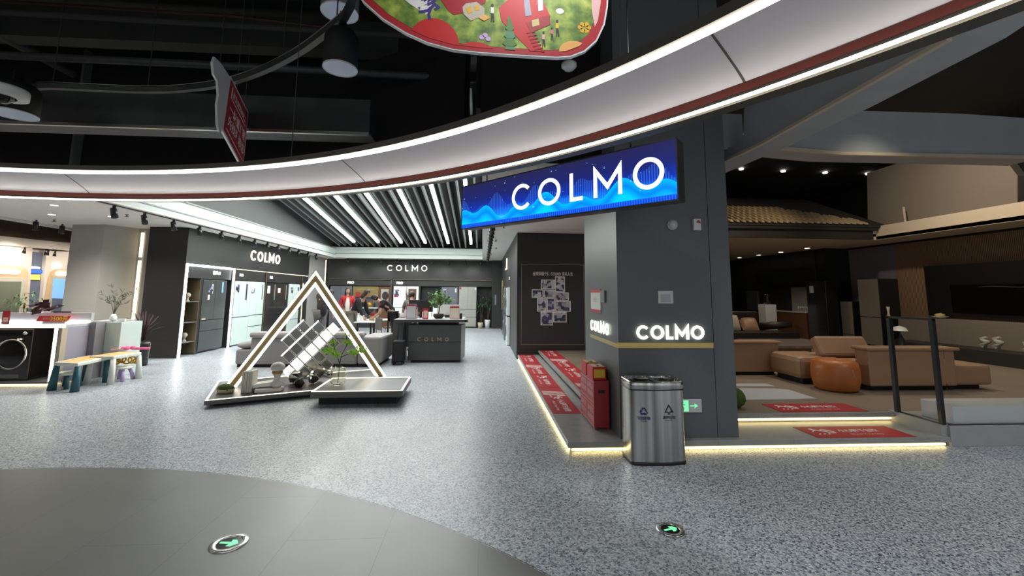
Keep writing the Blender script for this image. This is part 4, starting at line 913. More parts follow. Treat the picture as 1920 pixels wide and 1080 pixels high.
part('seat_cushion', MB().box(-4.78, -3.7, 9.75, 10.9, .36, .47), 'sofa_grey_light', t, bevel=.04)
part('seat_cushion', MB().box(-3.69, -2.62, 9.75, 10.9, .36, .47), 'sofa_grey_light', t, bevel=.04)
one('cushion', MB().ball((-4.93, 9.72, .43), (.22, .20, .075), 16, 8), 'sofa_grey', 'flattened grey cushion on the low left end of the sofa', 'cushion')
# ------------------------------------------------------------------ reception desk
t = thing('reception_desk', 'black reception desk with the shop name on its front', 'desk', (-1.2, 10.5, 0))
part('front_panel', MB().box(-1.655, -.47, 10.06, 10.62, .055, .835), 'desk_dark', t, bevel=.004)
part('side_panel', MB().prism([(-.469, 10.06), (-.40, 10.62), (-.469, 10.62)], .055, .835), 'grey_duct', t)
part('toe_base', MB().box(-1.58, -.50, 10.1, 10.58, 0, .055), 'black_matte', t)
part('panel_seam', MB().box(-1.655, -.47, 10.055, 10.0599, .455, .462), 'niche_black', t)
part('desk_top', MB().prism([(-1.99, 10.02), (-.40, 10.02), (-.33, 10.12), (-.42, 11.3), (-1.99, 11.3)], .895, .955), 'desk_dark', t, bevel=.004)
part('desk_top_face', MB().prism([(-1.98, 10.04), (-.42, 10.04), (-.44, 11.28), (-1.98, 11.28)], .955, .958), 'counter_top', t)
part('neck', MB().box(-1.45, -.55, 10.2, 10.5, .835, .895), 'black_matte', t)
part('leg_panel', MB().box(-2.00, -1.86, 10.04, 11.2, 0, .895), 'desk_dark', t, bevel=.003)
part('rear_panel', MB().box(-1.86, -1.72, 10.9, 11.2, .25, .895), 'counter_top', t)
word(t, (-1.45, 10.054, .475), (1, 0, 0), (0, 0, 1), .085, .012, .03, .004, 'letter_bronze', total=.70)
def stand(x0, x1, z1, y, m1, m2, lab):
    t = thing('sign_stand', lab, 'sign', ((x0+x1)/2, y, .96)); part('sheet', MB().box(x0, x1, y, y+.008, .961, z1), m1, t)
    part('print', MB().box(x0+.02, x1-.02, y-.003, y-.0005, .99, z1-.05), m2, t); part('header', MB().box(x0+.012, x1-.012, y-.003, y-.0005, z1-.045, z1-.01), 'red_paint', t)
    part('foot', MB().box(x0, x1, y, y+.08, .959, .961), 'clear_glass' if 0 else 'white_plastic', t); return t
stand(-1.79, -1.50, 1.22, 10.3, 'pink_ink', 'shop_white', 'white and red paper stand at the left of the reception desk')
stand(-1.745, -1.52, 1.30, 10.2, 'lavender', 'counter_top', 'blue and lilac paper stand in front on the reception desk')
stand(-1.37, -1.24, 1.20, 10.2, 'red_bright', 'pink_ink', 'small red card stand on the reception desk')
stand(-.76, -.53, 1.26, 10.25, 'pink_ink', 'shop_white', 'pale pink paper stand at the right of the reception desk')
one('card_box', MB().box(-.53, -.47, 10.3, 10.4, .959, 1.09), 'black_plastic', 'small black box at the right end of the reception desk', 'box', bevel=.004)
t = thing('monitor', 'black computer monitor seen from behind on the reception desk', 'monitor', (-1.4, 10.7, .959))
part('screen_back', MB().box(-1.78, -1.20, 10.72, 10.76, 1.10, 1.39), 'black_plastic', t, bevel=.006)
part('neck', MB().box(-1.52, -1.46, 10.76, 10.80, .97, 1.2), 'black_plastic', t); part('foot', MB().box(-1.6, -1.38, 10.68, 10.86, .959, .97), 'black_plastic', t)
t = thing('monitor', 'second dark monitor standing behind the desk plant', 'monitor', (-.9, 10.9, .959))
part('screen_back', MB().box(-1.12, -.55, 10.92, 10.95, 1.02, 1.27), 'white_plastic', t, bevel=.004); part('foot', MB().box(-.92, -.78, 10.88, 11.0, .959, 1.02), 'black_plastic', t)
t = thing('laptop', 'small open laptop at the left end of the reception desk', 'laptop', (-1.9, 10.6, .959))
part('keyboard', MB().box(-1.97, -1.82, 10.5, 10.68, .959, .972), 'black_plastic', t)
part('lid', MB().box(-1.97, -1.82, 10.685, 10.70, .972, 1.08), 'white_plastic', t)
t = thing('desk_plant', 'leafy plant in a dark bowl on the reception desk', 'plant', (-1.03, 10.45, .959))
part('bowl', MB().lathe([(.001, 0), (.08, 0), (.13, .06), (.12, .11), (.001, .10)], (-1.03, 10.45, .959), 18), 'stem_dark', t)
part('stem', MB().tube([(-1.03, 10.45, 1.06), (-1.0, 10.45, 1.3), (-1.04, 10.45, 1.6)], .012, 6), 'stem', t)
mb = MB()
for c, r, n in (((-.99, 10.45, 1.42), .16, 90), ((-.85, 10.45, 1.38), .12, 60), ((-1.12, 10.45, 1.33), .12, 50), ((-1.05, 10.45, 1.6), .08, 20), ((-1.2, 10.45, 1.5), .06, 8)):
    b_ = leafy(n, c, r, .08); mb.add(b_.v, b_.f)
part('leaves', mb, 'leaf_mid', t)
for k, x in enumerate((788, 794, 803, 810)):  # glowing balls added in place of bright lamp reflections
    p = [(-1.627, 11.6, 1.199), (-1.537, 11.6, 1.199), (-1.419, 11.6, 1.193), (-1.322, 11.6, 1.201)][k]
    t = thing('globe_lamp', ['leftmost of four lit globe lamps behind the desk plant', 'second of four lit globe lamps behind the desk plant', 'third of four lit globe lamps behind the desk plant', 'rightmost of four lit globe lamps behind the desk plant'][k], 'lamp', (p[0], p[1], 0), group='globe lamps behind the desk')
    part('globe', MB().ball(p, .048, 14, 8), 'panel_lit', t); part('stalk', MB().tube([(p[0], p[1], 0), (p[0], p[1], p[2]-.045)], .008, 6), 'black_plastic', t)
# suitcase and chairs behind the desk
t = thing('suitcase', 'black wheeled suitcase standing beside the reception desk', 'suitcase', (-1.80, 9.86, 0))
part('shell', MB().box(-1.93, -1.68, 9.70, 9.98, .07, .52), 'black_matte', t, bevel=.03)
for x in (-1.90, -1.72):
    for y in (9.75, 9.93): part('wheel', MB().lathe([(.001, -.015), (.032, -.015), (.032, .015), (.001, .015)], (x, y, .033), 12, axis=(1, 0, 0)), 'black_plastic', t)
part('handle', MB().tube([(-1.86, 9.9, .5), (-1.86, 9.9, .9), (-1.74, 9.9, .9), (-1.74, 9.9, .5)], .008, 6), 'black_plastic', t)
def chair(x, y, rz, sm, lm, lab, back=True, sh=.46):
    t = thing('chair', lab, 'chair', (x, y, 0), rz)
    part('seat', MB().box(-.22, .22, -.22, .22, sh-.05, sh), sm, t, local=True, bevel=.02)
    if back: part('backrest', MB().box(-.21, .21, .19, .23, sh+.1, sh+.42), sm, t, local=True, bevel=.015)
    for a in (-1, 1):
        for b_ in (-1, 1): part('leg', MB().tube([(a*.19, b_*.19, 0), (a*.17, b_*.17, sh-.05)], .012, 6), lm, t, local=True)
        if back: part('back_post', MB().tube([(a*.17, .19, sh-.04), (a*.18, .21, sh+.3)], .010, 6), lm, t, local=True)
    return t
chair(-2.62, 12.2, 2.2, 'cloth_grey', 'black_plastic', 'grey upholstered chair between the sofa and the reception desk')
chair(-2.95, 14.6, 0, 'brown_wood', 'black_plastic', 'brown wooden chair behind the white table')
chair(-3.35, 12.0, 0, 'brown_wood', 'black_plastic', 'dark brown stool in front of the white table', back=False)
t = thing('table', 'white-topped table where staff and customers lean', 'table', (-3.15, 13.1, 0))
part('top', MB().prism([(-3.50, 12.25), (-2.92, 12.3), (-2.82, 13.9), (-3.50, 13.9)], .725, .755), 'white_gloss', t, bevel=.003)
for x, y in ((-3.42, 12.35), (-2.98, 12.38), (-2.9, 13.8), (-3.42, 13.8)): part('leg', MB().box(x-.025, x+.025, y-.025, y+.025, 0, .725), 'black_plastic', t)
zt = .757
one('product_box', MB().box(-3.46, -3.34, 12.6, 12.7, zt, zt+.17), 'white_plastic', 'white product box on the white table', 'box', bevel=.003)
one('jug', MB().lathe([(.001, 0), (.04, 0), (.045, .05), (.03, .15), (.02, .19), (.032, .22), (.001, .22)], (-3.48+.04, 12.45, zt), 14), 'white_gloss', 'white jug at the left edge of the white table', 'jug')
t = thing('gift_bag', 'red paper bag standing on the white table', 'bag', (-3.2, 13.2, zt)); part('bag', MB().box(-3.29, -3.11, 13.15, 13.25, zt, zt+.2), 'red_paint', t); part('handle', MB().tube([(-3.24, 13.2, zt+.2), (-3.22, 13.2, zt+.27), (-3.18, 13.2, zt+.27), (-3.16, 13.2, zt+.2)], .004, 5), 'red_paint', t)
one('cup_dispenser', MB().lathe([(.001, 0), (.03, 0), (.02, .03), (.02, .10), (.06, .12), (.06, .17), (.001, .18)], (-3.03, 12.85, zt), 14), 'white_plastic', 'white mushroom-shaped dispenser on the white table', 'dispenser')
one('paper_cup', MB().lathe([(.001, 0), (.028, 0), (.036, .09), (.034, .09), (.03, .01), (.001, .01)], (-2.97, 12.5, zt), 14), 'paper', 'white paper cup near the front edge of the white table', 'cup')
one('phone', MB().box(-2.95, -2.87, 12.75, 12.9, zt, zt+.01), 'black_plastic', 'black phone lying on the right of the white table', 'phone', bevel=.003)
one('paper_sheets', MB().box(-3.4, -3.1, 12.35, 12.55, zt, zt+.012, rz=.1), 'paper', 'stack of paper sheets spread on the white table', 'papers')
# ------------------------------------------------------------------ column fittings
YF = 4.4995
t = thing('glowing_letters', 'white glowing shop name on the front of the dark column', 'sign', (1.97, YF, 1.09))
word(t, (1.607, YF-.012, 1.093), (1, 0, 0), (0, 0, 1), .142, .027, .03, .012, 'letter_glow', total=.727, t0=0)
t = thing('glowing_letters', 'white glowing shop name on the left side of the dark column', 'sign', (1.418, 5.2, 1.10))
word(t, (1.408, 5.60, 1.10), (0, -1, 0), (0, 0, 1), .128, .024, .03, .009, 'letter_glow', total=.80, t0=0)
t = thing('wall_lamp', 'round white glass emergency lamp high on the column', 'lamp', (2.035, YF, 2.30))
part('base', MB().lathe([(.001, 0), (.055, 0), (.055, .02), (.001, .02)], (2.035, YF, 2.307), 24, axis=(0, -1, 0)), 'white_plastic', t)
part('dome', MB().lathe([(.05, .02), (.048, .045), (.03, .062), (.001, .068)], (2.035, YF, 2.307), 24, axis=(0, -1, 0)), 'pot_white', t)
t = thing('fire_alarm', 'small white alarm box with a red half-round lens on the column', 'alarm', (2.305, YF, 2.248))
part('box', MB().box(2.262, 2.345, YF-.04, YF, 2.25, 2.376), 'white_plastic', t, bevel=.006)
part('red_lens', MB().slab(ellipse(2.312, 2.325, .024, .032, 14, t1=PI)+[], (0, YF-.041, 0), (1, 0, 0), (0, 0, 1), .002), 'red_bright', t)
t = thing('access_panel', 'small white square hatch on the front of the column', 'hatch', (1.936, YF, 1.465))
part('plate', MB().box(1.854, 2.018, YF-.008, YF, 1.465, 1.598), 'white_plastic', t, bevel=.003)
part('flap', MB().box(1.885, 1.985, YF-.012, YF-.0081, 1.475, 1.56), 'counter_top', t)
t = thing('exit_sign', 'green and white exit sign with a right arrow, low on the column behind the bin', 'sign', (2.1, YF, .355))
part('plate', MB().box(1.95, 2.277, YF-.015, YF, .355, .487), 'pot_white', t, bevel=.003)
part('green_field', MB().box(1.97, 2.135, YF-.0165, YF-.0151, .367, .475), 'sign_green', t)
mb = MB(); o_ = (0, YF-.0166, 0); e = ((1, 0, 0), (0, 0, 1))
mb.slab(rect(2.15, 2.20, .416, .426), o_, *e, .001).slab([(2.195, .397), (2.235, .421), (2.195, .445), (2.205, .421)], o_, *e, .001); part('arrow', mb, 'sign_green', t)
mb = MB(); mb.slab(ellipse(2.075, .462, .009, .009, 12), o_, *e, .001)
strip(mb, [(2.07, .45), (2.06, .42), (2.085, .40), (2.075, .375)], .012, o_, *e, .001); strip(mb, [(2.06, .42), (2.045, .40), (2.02, .398)], .010, o_, *e, .001); strip(mb, [(2.10, .43), (2.068, .442), (2.04, .425)], .008, o_, *e, .001)
part('running_figure', mb, 'pot_white', t)
XF = 1.4175
t = thing('notice', 'red-bordered white notice on the left side of the column', 'notice', (XF, 5.36, 1.33))
part('sheet', MB().box(XF-.012, XF, 5.13, 5.585, 1.335, 1.615), 'paper', t)
part('red_head', MB().box(XF-.014, XF-.0121, 5.13, 5.585, 1.575, 1.615), 'red_bright', t)
part('red_foot', MB().box(XF-.014, XF-.0121, 5.13, 5.585, 1.335, 1.37), 'red_bright', t)
part('print', text(MB(), '告 示', (XF-.0125, 5.36, 1.48), (0, -1, 0), (0, 0, 1), .07, .001), 'grey_plastic', t)
one('switch_box', MB().box(XF-.02, XF, 4.935, 5.10, 1.46, 1.60), 'grey_plastic', 'small grey switch plate beside the notice on the column', 'switch', bevel=.004)
# ------------------------------------------------------------------ stainless waste bin
bx0, bx1, by0, by1, bh = 1.392, 1.912, 4.085, 4.385, (1.612, 0.748)[1]
def bin_outline(g, n=8):
    out = []; x0, x1, y0, y1 = bx0-g, bx1+g, by0-g, by1+g; r = .045
    for i in range(n+1):
        u = i/n; x = x0+r+(x1-x0-2*r)*u; out.append((x, y0-.022*math.sin(PI*u)))
    for cx_, cy_, a in ((x1-r, y0+r, -PI/2), (x1-r, y1-r, 0), (x0+r, y1-r, PI/2), (x0+r, y0+r, PI)):
        for k in range(1, 6): t_ = a+PI/2*k/5; out.append((cx_+r*math.cos(t_), cy_+r*math.sin(t_)))
    return out[:-1]
def shell(mb, levels):
    n = len(bin_outline(0)); vs = []; fs = []
    for g, z in levels: vs += [V(*p, z) for p in bin_outline(g)]
    for i in range(len(levels)-1):
        for k in range(n): fs.append((i*n+k, i*n+(k+1) % n, (i+1)*n+(k+1) % n, (i+1)*n+k))
    return mb.add(vs, fs, True)
t = thing('waste_bin', 'stainless steel two-hole waste bin in front of the column', 'bin', ((bx0+bx1)/2, (by0+by1)/2, 0))
part('base', shell(MB(), [(-.03, 0), (.004, 0), (.006, .028), (-.002, .03)]), 'black_plastic', t)
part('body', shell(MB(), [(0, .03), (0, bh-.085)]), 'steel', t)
part('groove', shell(MB(), [(0, bh-.085), (.003, bh-.084), (.003, bh-.076), (0, bh-.075)]), 'black_plastic', t)
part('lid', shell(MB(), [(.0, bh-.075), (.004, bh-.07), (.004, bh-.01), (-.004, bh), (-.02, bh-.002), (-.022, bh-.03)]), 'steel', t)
mb = MB(); n_ = bin_outline(-.021); mb.prism(n_, bh-.07, bh-.05); part('tray', mb, 'screen_black', t)
xm = (bx0+bx1)/2
part('divider', MB().prism([(xm-.03, by0+.02), (xm+.03, by0+.02), (xm+.012, by1-.02), (xm-.012, by1-.02)], bh-.05, bh-.004), 'chrome', t, bevel=.004)
for x in (xm-.13, xm+.13): part('opening', MB().lathe([(.085, 0), (.105, .03), (.11, .034), (.112, .03)], (x, (by0+by1)/2, bh-.05), 4, sy=.9), 'black_plastic', t)
part('inner_flap', MB().slab([(0, 0), (.03, 0), (.015, .055)], (xm+.20, by0+.10, bh-.05), (1, .4, 0), (0, 0, 1), .003), 'chrome', t)
o_ = (0, by0-.0215, 0)
def bin_mark(xc, zc_, tree, m, cn, en):
    mb = MB(); s = .042
    if not tree:
        P3 = [Vector((xc+s*math.sin(a)*1.1, zc_+s*math.cos(a))) for a in (0, 2*PI/3, 4*PI/3)]
        for i in range(3):
            a, b_ = P3[i], P3[(i+1) % 3]; strip(mb, [a.lerp(b_, .16), a.lerp(b_, .50)], .010, o_, *e, .0012); strip(mb, [a.lerp(b_, .58), a.lerp(b_, .88)], .010, o_, *e, .0012)
            mb.slab([tuple(a.lerp(b_, .42)+Vector((-(b_-a).y, (b_-a).x)).normalized()*q) for q in (.012, -.012)]+[tuple(a.lerp(b_, .56))], o_, *e, .0012)
    else:
        strip(mb, [(xc-.012, zc_-.012), (xc-.036, zc_-.012), (xc, zc_+.05), (xc+.036, zc_-.012), (xc+.012, zc_-.012)], .008, o_, *e, .0012)
        strip(mb, [(xc-.005, zc_-.012), (xc-.005, zc_-.035)], .005, o_, *e, .0012); strip(mb, [(xc+.006, zc_-.012), (xc+.006, zc_-.035)], .005, o_, *e, .0012)
    part('symbol', mb, m, t); part('caption', text(MB(), cn, (xc, by0-.022, zc_-.062), (1, 0, 0), (0, 0, 1), .030, .001, bold=.0006), m, t)
    part('caption', text(MB(), en, (xc, by0-.022, zc_-.086), (1, 0, 0), (0, 0, 1), .013, .001), m, t)
zm = (1.508, 0.477); bin_mark(zm[0], zm[1], False, 'ink_blue', '可回收物', 'Recyclable')
zm = (1.747, 0.484); bin_mark(zm[0], zm[1], True, 'ink', '其他垃圾', 'Residual Waste')
# ------------------------------------------------------------------ red warning mats on the steps
def falling_man(mb, c, s, o, ex, ey, t_):
    x, y = c; mb.slab(ellipse(x-.35*s, y+.34*s, .10*s, .10*s, 12), o, ex, ey, t_)
    for p, w in (([(-.28, .26), (.02, .02), (.30, .10), (.50, -.06)], .12), ([(-.20, .18), (-.42, .10), (-.52, -.06)], .07), ([(-.1, .12), (.16, .30), (.34, .26)], .07), ([(.02, .02), (.20, -.20), (.46, -.22)], .10)):
        strip(mb, [(x+a*s, y+b*s) for a, b in p], w*s, o, ex, ey, t_)
    for k in range(3): strip(mb, [(x-.5*s+k*.22*s, y-.42*s), (x-.36*s+k*.22*s, y-.30*s)], .07*s, o, ex, ey, t_)
def warn_mat(x0, x1, y0, y1, z, side, lab, group=None, stripes=False):
    t = thing('warning_mat', lab, 'mat', ((x0+x1)/2, (y0+y1)/2, z), group=group)
    part('sheet', MB().box(x0, x1, y0, y1, z+.0005, z+.0035), 'red_mat', t)
    L_, Wd = (y1-y0, x1-x0) if side else (x1-x0, y1-y0)
    o, ex, ey = ((x0, y1, z+.0036), (0, -1, 0), (1, 0, 0)) if side else ((x0, y0, z+.0036), (1, 0, 0), (0, 1, 0))
    if stripes:
        mb = MB()
        for k in range(4): mb.slab([(L_*(.30+.0*k)-.2+k*.07, 0.02), (L_*.30-.17+k*.07, .02), (L_*.30-.10+k*.07, Wd-.02), (L_*.30-.13+k*.07, Wd-.02)], o, ex, ey, .0008)
        part('stripes', mb, 'white_ink', t)
    a = .22*L_ if stripes else 0
    mb = MB(); falling_man(mb, (a+L_*.20, Wd*.55), Wd*.62, o, ex, ey, .0008); part('falling_figure', mb, 'white_ink', t)
    c = Vector(o)+Vector(ex)*(a*.7+L_*.58)+Vector(ey)*Wd*.58; part('caption', text(MB(), '小心脚下台阶', c, ex, ey, Wd*.26, .0008, 0, width=L_*.42, bold=.002), 'white_ink', t)
    c = Vector(o)+Vector(ex)*(a*.7+L_*.58)+Vector(ey)*Wd*.28; part('caption', text(MB(), 'Watch Your Step', c, ex, ey, Wd*.15, .0008, 0, width=L_*.34), 'white_ink', t)
    return t
ym = (5.44, 6.92, 8.0, 9.25, 10.58)
ln = ['nearest', 'second', 'third', 'farthest']
for k in range(4): warn_mat(.885, 1.235, ym[k]+.005, ym[k+1]-.005, .10, True, f'{ln[k]} of the four red warning mats on the lower side step', 'red mats on the lower side step', stripes=k in (0, 2))
yu = (5.6, 6.95, 8.15, 9.35, 10.58)
for k in range(4): warn_mat(1.41, 1.775, yu[k]+.005, yu[k+1]-.005, .2015, True, f'{ln[k]} of the four red warning mats on the upper side step', 'red mats on the upper side step', stripes=k in (0, 2))
warn_mat(3.48, 4.56, 4.435, 4.81, .10, False, 'red warning mat on the lower front step, nearest the viewer')
warn_mat(3.52, 4.60, 5.035, 5.41, .2015, False, 'red warning mat on the upper front step before the living room')
# ------------------------------------------------------------------ red rack with cartons beside the column
zr = (1.313, 0.616)[1]
t = thing('leaflet_rack', 'red metal leaflet rack standing on the step against the column', 'rack', (1.31, 5.1, .10))
part('body', MB().box(1.225, 1.395, 4.79, 5.44, .125, zr), 'red_paint', t, bevel=.004)
for x in (1.235, 1.365):
    for y in (4.80, 5.40): part('foot', MB().box(x, x+.02, y, y+.02, .10, .126), 'red_paint', t)
part('slot', MB().box(1.275, 1.345, 4.786, 4.7899, zr-.13, zr-.10), 'niche_black', t)
for y1_ in (5.42, 5.10):
    for zz in (zr-.06, zr-.31):
        for k, q in enumerate(('品质生活', '精选家电')):
            part('caption', text(MB(), q, (1.2246, y1_-.15, zz-.08*k-.02), (0, -1, 0), (0, 0, 1), .062, .001), 'pink_ink', t)
        part('panel_frame', MB().box(1.2240, 1.2249, y1_-.30, y1_, zz-.175, zz-.171).box(1.2240, 1.2249, y1_-.30, y1_, zz+.035, zz+.039), 'pink_ink', t)
for y0_, lab in ((4.83, 'front red and yellow carton on top of the leaflet rack'), (5.13, 'rear red and yellow carton on top of the leaflet rack')):
    t = thing('carton', lab, 'box', (1.30, y0_+.12, zr), group='cartons on the leaflet rack')
    part('box', MB().box(1.225, 1.375, y0_, y0_+.25, zr+.001, zr+.14), 'red_bright', t, bevel=.003)
    part('yellow_front', MB().box(1.24, 1.36, y0_-.002, y0_-.0002, zr+.025, zr+.115), 'yellow', t)
    part('yellow_top', MB().box(1.235, 1.365, y0_+.02, y0_+.23, zr+.1405, zr+.142), 'yellow_pale', t)
    part('handle', MB().box(1.285, 1.315, y0_+.06, y0_+.19, zr+.142, zr+.150), 'grey_plastic', t, bevel=.003)
# ------------------------------------------------------------------ round exit markers let into the floor
def marker(x, y, r, ang, lab):
    t = thing('floor_marker', lab, 'floor light', (x, y, .0026))
    part('steel_ring', MB().lathe([(r, 0), (r*.98, .006), (r*.66, .006), (r*.64, .003)], (x, y, .0028), 40), 'steel', t)
    part('dark_glass', MB().lathe([(.001, .003), (r*.65, .003)], (x, y, .0032), 36), 'screen_black', t)
    mb = MB(); R = Matrix.Rotation(ang, 3, 'Z'); ex, ey = R@V(1, 0, 0), R@V(0, 1, 0)
    mb.slab([(-.52*r, -.08*r), (.08*r, -.09*r), (.02*r, -.32*r), (.26*r, -.32*r), (.55*r, 0), (.26*r, .32*r), (.02*r, .32*r), (.08*r, .09*r), (-.52*r, .08*r)], (x, y, .0064), ex, ey, .001)
    part('arrow', mb, 'sign_green', t)
    for a in (.8, 3.9): part('screw', MB().lathe([(.001, 0), (.006, 0), (.006, .002), (.001, .002)], (x+math.cos(a)*r*.82, y+math.sin(a)*r*.82, .0088), 10), 'grey_plastic', t)
mx_ = (-1.54, 2.986, 0); marker(mx_[0], mx_[1], .108, -.1, 'round floor light with a green arrow on the dark stone inlay')
mx_ = (1.272, 3.001, 0); marker(mx_[0], mx_[1], .092, .25, 'round floor light with a green arrow on the speckled floor at right')
# ------------------------------------------------------------------ the raised living room
zf = .2
struct('wall_living_left', MB().box(3.0, 3.1, 10.62, 19, 0, 5.6), 'taupe_wall')
struct('wall_living_end', MB().box(3.0, 10.9, 18.0, 18.2, 0, 3.3), 'panel_black')
struct('wall_living_dark', MB().box(10.72, 10.95, 13.3, 18.0, 0, zc), 'brown_wood').data.materials[0] = M['tile_dark']
struct('wall_television', MB().box(11.55, 11.7, 3.5, 11.36, 0, 3.2), 'fluted_wood')
struct('wall_purple', MB().box(11.56, 11.7, 11.36, 12.9, 0, 3.2), 'purple_wall')
struct('wall_divider', MB().box(10.75, 11.6, 12.9, 13.3, 0, zc), 'niche_black')
struct('soffit_living', MB().prism([(10.5, 3.0), (11.7, 3.0), (11.7, 12.95), (10.95, 13.3), (10.95, 18.2), (3.1, 18.2), (3.1, 10.82), (10.5, 10.82)], zc, 3.16), 'cream_beam')
struct('soffit_recess', MB().prism([(3.1, 13.6), (7.6, 13.6), (6.3, 15.6), (3.1, 16.4)], zc-.02, zc-.001), 'taupe_wall')
struct('fascia_living', MB().box(10.5, 10.7, 3.0, 10.80, zc+.002, 3.43), 'cream_beam', bevel=.004)
struct('fascia_dark', MB().box(3.1, 10.35, 10.72, 10.9, zc+.002, 3.30).box(3.1, 10.45, 10.66, 10.9, 3.30, 3.40), 'tile_dark')
struct('fascia_end', MB().box(10.35, 10.5, 10.76, 10.9, zc+.16, 3.32), 'cream_beam')
struct('wall_shadow_gap', MB().box(11.50, 11.549, 3.5, 12.9, zc-.05, zc-.001), 'niche_black')
mb = MB(); mb.slab([(11.156, 5.016), (9.588, 5.03), (8.016, 4.515), (7.803, 4.01), (7.872, 3.365), (11.283, 3.438)], (10.95, 0, 0), (0, -1, 0), (0, 0, 1), .2)
mb.map(lambda p: V(p.x, -p.y, p.z)); struct('wall_bulkhead', mb, 'taupe_wall')
struct('wall_far_right', MB().box(13.4, 13.5, -9, 19, 0, 5.6).box(11.7, 13.4, 18, 18.2, 0, 5.6).box(3, 13.4, 18.2, 18.4, 3.0, 5.6), 'soot')
one('pendant_rod', MB().bar((10.55, 10.018, 3.813), (10.55, 10.003, 3.429), .03, .03), 'cream_beam', 'short pale rod standing on the cream beam before the tiled roof', 'rod')
# tiled eave of the courtyard roof
t = thing('tiled_roof', 'sloping eave of curved clay tiles above the living room soffit', 'roof', (6.8, 10.8, 3.4))
def roofz(y): return 3.43+(y-10.62)*.47
part('under_board', MB().slab([(10.64, roofz(10.64)-.06), (13.4, roofz(13.4)-.06), (13.4, roofz(13.4)+.0), (10.64, roofz(10.64)+.0)], (3.1, 0, 0), (0, 1, 0), (0, 0, 1), 7.6), 'tile_dark', t)  # near-black colour paints the shade between tile rows and the light falloff above
pw = .168
for q in range(int(7.2/pw)):
    x = 3.2+q*pw; ymax = min(12.1, 10.62+(10.55-x)/1.35); mb = MB(); y = 10.60
    while y < ymax:
        for k in range(6):
            pass
        rr_ = [(x+.043*math.cos(a_), .052*math.sin(a_)) for a_ in (PI*j/6 for j in range(7))]
        vs = [V(px_, y, roofz(y)+.03+pz) for px_, pz in rr_]+[V(px_, y+.29, roofz(y+.29)+.012+pz*.85) for px_, pz in rr_]
        mb.add(vs, [(j, j+1, j+8, j+7) for j in range(6)]+[tuple(range(6, -1, -1))], False); y += .26
    if mb.v: part('tile_row', mb, 'tile_roof', t)
# small lights on the black ceiling, and downlights of the soffit
LP = [(7.84, 11.0), (9.26, 11.06), (10.68, 11.1), (12.03, 11.1), (7.86, 12.4), (9.28, 12.5), (10.68, 12.53), (12.09, 12.52)]
zl = 5.40
for i, (x, y) in enumerate(LP):
    one('ceiling_spot', MB().lathe([(.001, 0), (.06, 0), (.07, .03), (.001, .03)], (x, y, zl), 14), 'downlight', f"tiny ceiling light, {['first', 'second', 'third', 'last'][i % 4]} from the left in the {'upper' if i < 4 else 'lower'} row over the tiled roof", 'ceiling light', 'tiny lights on the black ceiling')
DL = [(10.143, 16.44, 3.07), (10.156, 15.257, 3.07), (10.949, 15.813, 3.07), (10.202, 14.124, 3.07), (10.142, 12.83, 3.07)]
for i, p in enumerate(DL):
    t = thing('downlight', ['farthest downlight in the dark living room soffit, beside the column', 'second downlight from the column in the living room soffit', 'middle downlight in the living room soffit', 'fourth downlight from the column in the living room soffit', 'nearest and largest downlight in the living room soffit'][i], 'ceiling light', (p[0], p[1], zc-.02), group='downlights of the living room soffit')
    part('rim', MB().lathe([(.10, .019), (.105, 0), (.075, 0), (.07, .019)], (p[0], p[1], zc-.02), 20), 'cream_beam', t); part('lens', MB().lathe([(.001, 0), (.07, 0), (.07, .012), (.001, .012)], (p[0], p[1], zc-.018), 18), 'downlight', t)
# television and console
t = thing('television', 'huge dark television panel on the fluted wood wall', 'television', (11.5, 7.5, 1.06))
part('frame', MB().box(11.44, 11.549, 4.9, 10.5, 1.10, 2.36), 'black_plastic', t, bevel=.01)
part('screen', MB().box(11.435, 11.4399, 4.98, 9.9, 1.18, 1.86), 'screen_black', t)
mb = MB(); pts = [V(11.43, 9.3-k*.16, 1.80+.015*math.sin(k*.9)) for k in range(24)]; mb.tube(pts, .006, 5); part('light_wave', mb, 'dim_metal', t)
t = thing('console', 'long dark console below the television', 'console', (11.0, 8, zf))
part('cabinet', MB().box(11.0, 11.54, 4.5, 10.9, zf, 1.04), 'taupe_wall', t, bevel=.006)
part('low_plinth', MB().box(10.35, 10.999, 4.5, 10.6, zf, .47), 'panel_black', t, bevel=.006)
for (x, y), s, lab in (((10.6, 8.62), 1, 'left pale twisted ornament on the low console'), ((10.6, 8.38), 1.1, 'right pale twisted ornament on the low console'), ((10.6, 7.88), .95, 'pale ornament farthest right on the low console')):
    mb = MB().tube([V(x, y+.08*math.sin(a*1.7), .47+.05+s*.035*a) for a in range(7)], [.05*s, .045*s, .035*s, .05*s, .04*s, .03*s, .02*s], 10); one('ornament', mb, 'fridge_stone', lab, 'ornament')
mp_ = (9.704, 8.677, 0.8)
t = thing('flower_bowl', 'pale bowl of white and yellow flowers before the television', 'bowl', (10.9, 9.6, 1.04))
part('bowl', MB().lathe([(.001, 0), (.06, 0), (.17, .05), (.15, .05), (.001, .02)], (11.25, 10.05, 1.042), 18), 'pot_white', t); part('flowers', MB().ball((11.25, 10.05, 1.12), (.09, .09, .05), 10, 6, .2), 'yellow_pale', t)
one('slender_vase', MB().lathe([(.001, 0), (.05, 0), (.035, .15), (.03, .5), (.06, .75), (.02, .95), (.04, 1.1), (.03, 1.1), (.001, 1.0)], (10.6, 10.75, zf+.0), 12), 'purple_wall', 'tall slender vase at the left end of the console', 'vase').data.materials[0] = M['cream_beam']
t = thing('mushroom_lamp', 'small white mushroom-shaped lamp left of the console ornaments', 'lamp', (9.9, 9.8, zf))
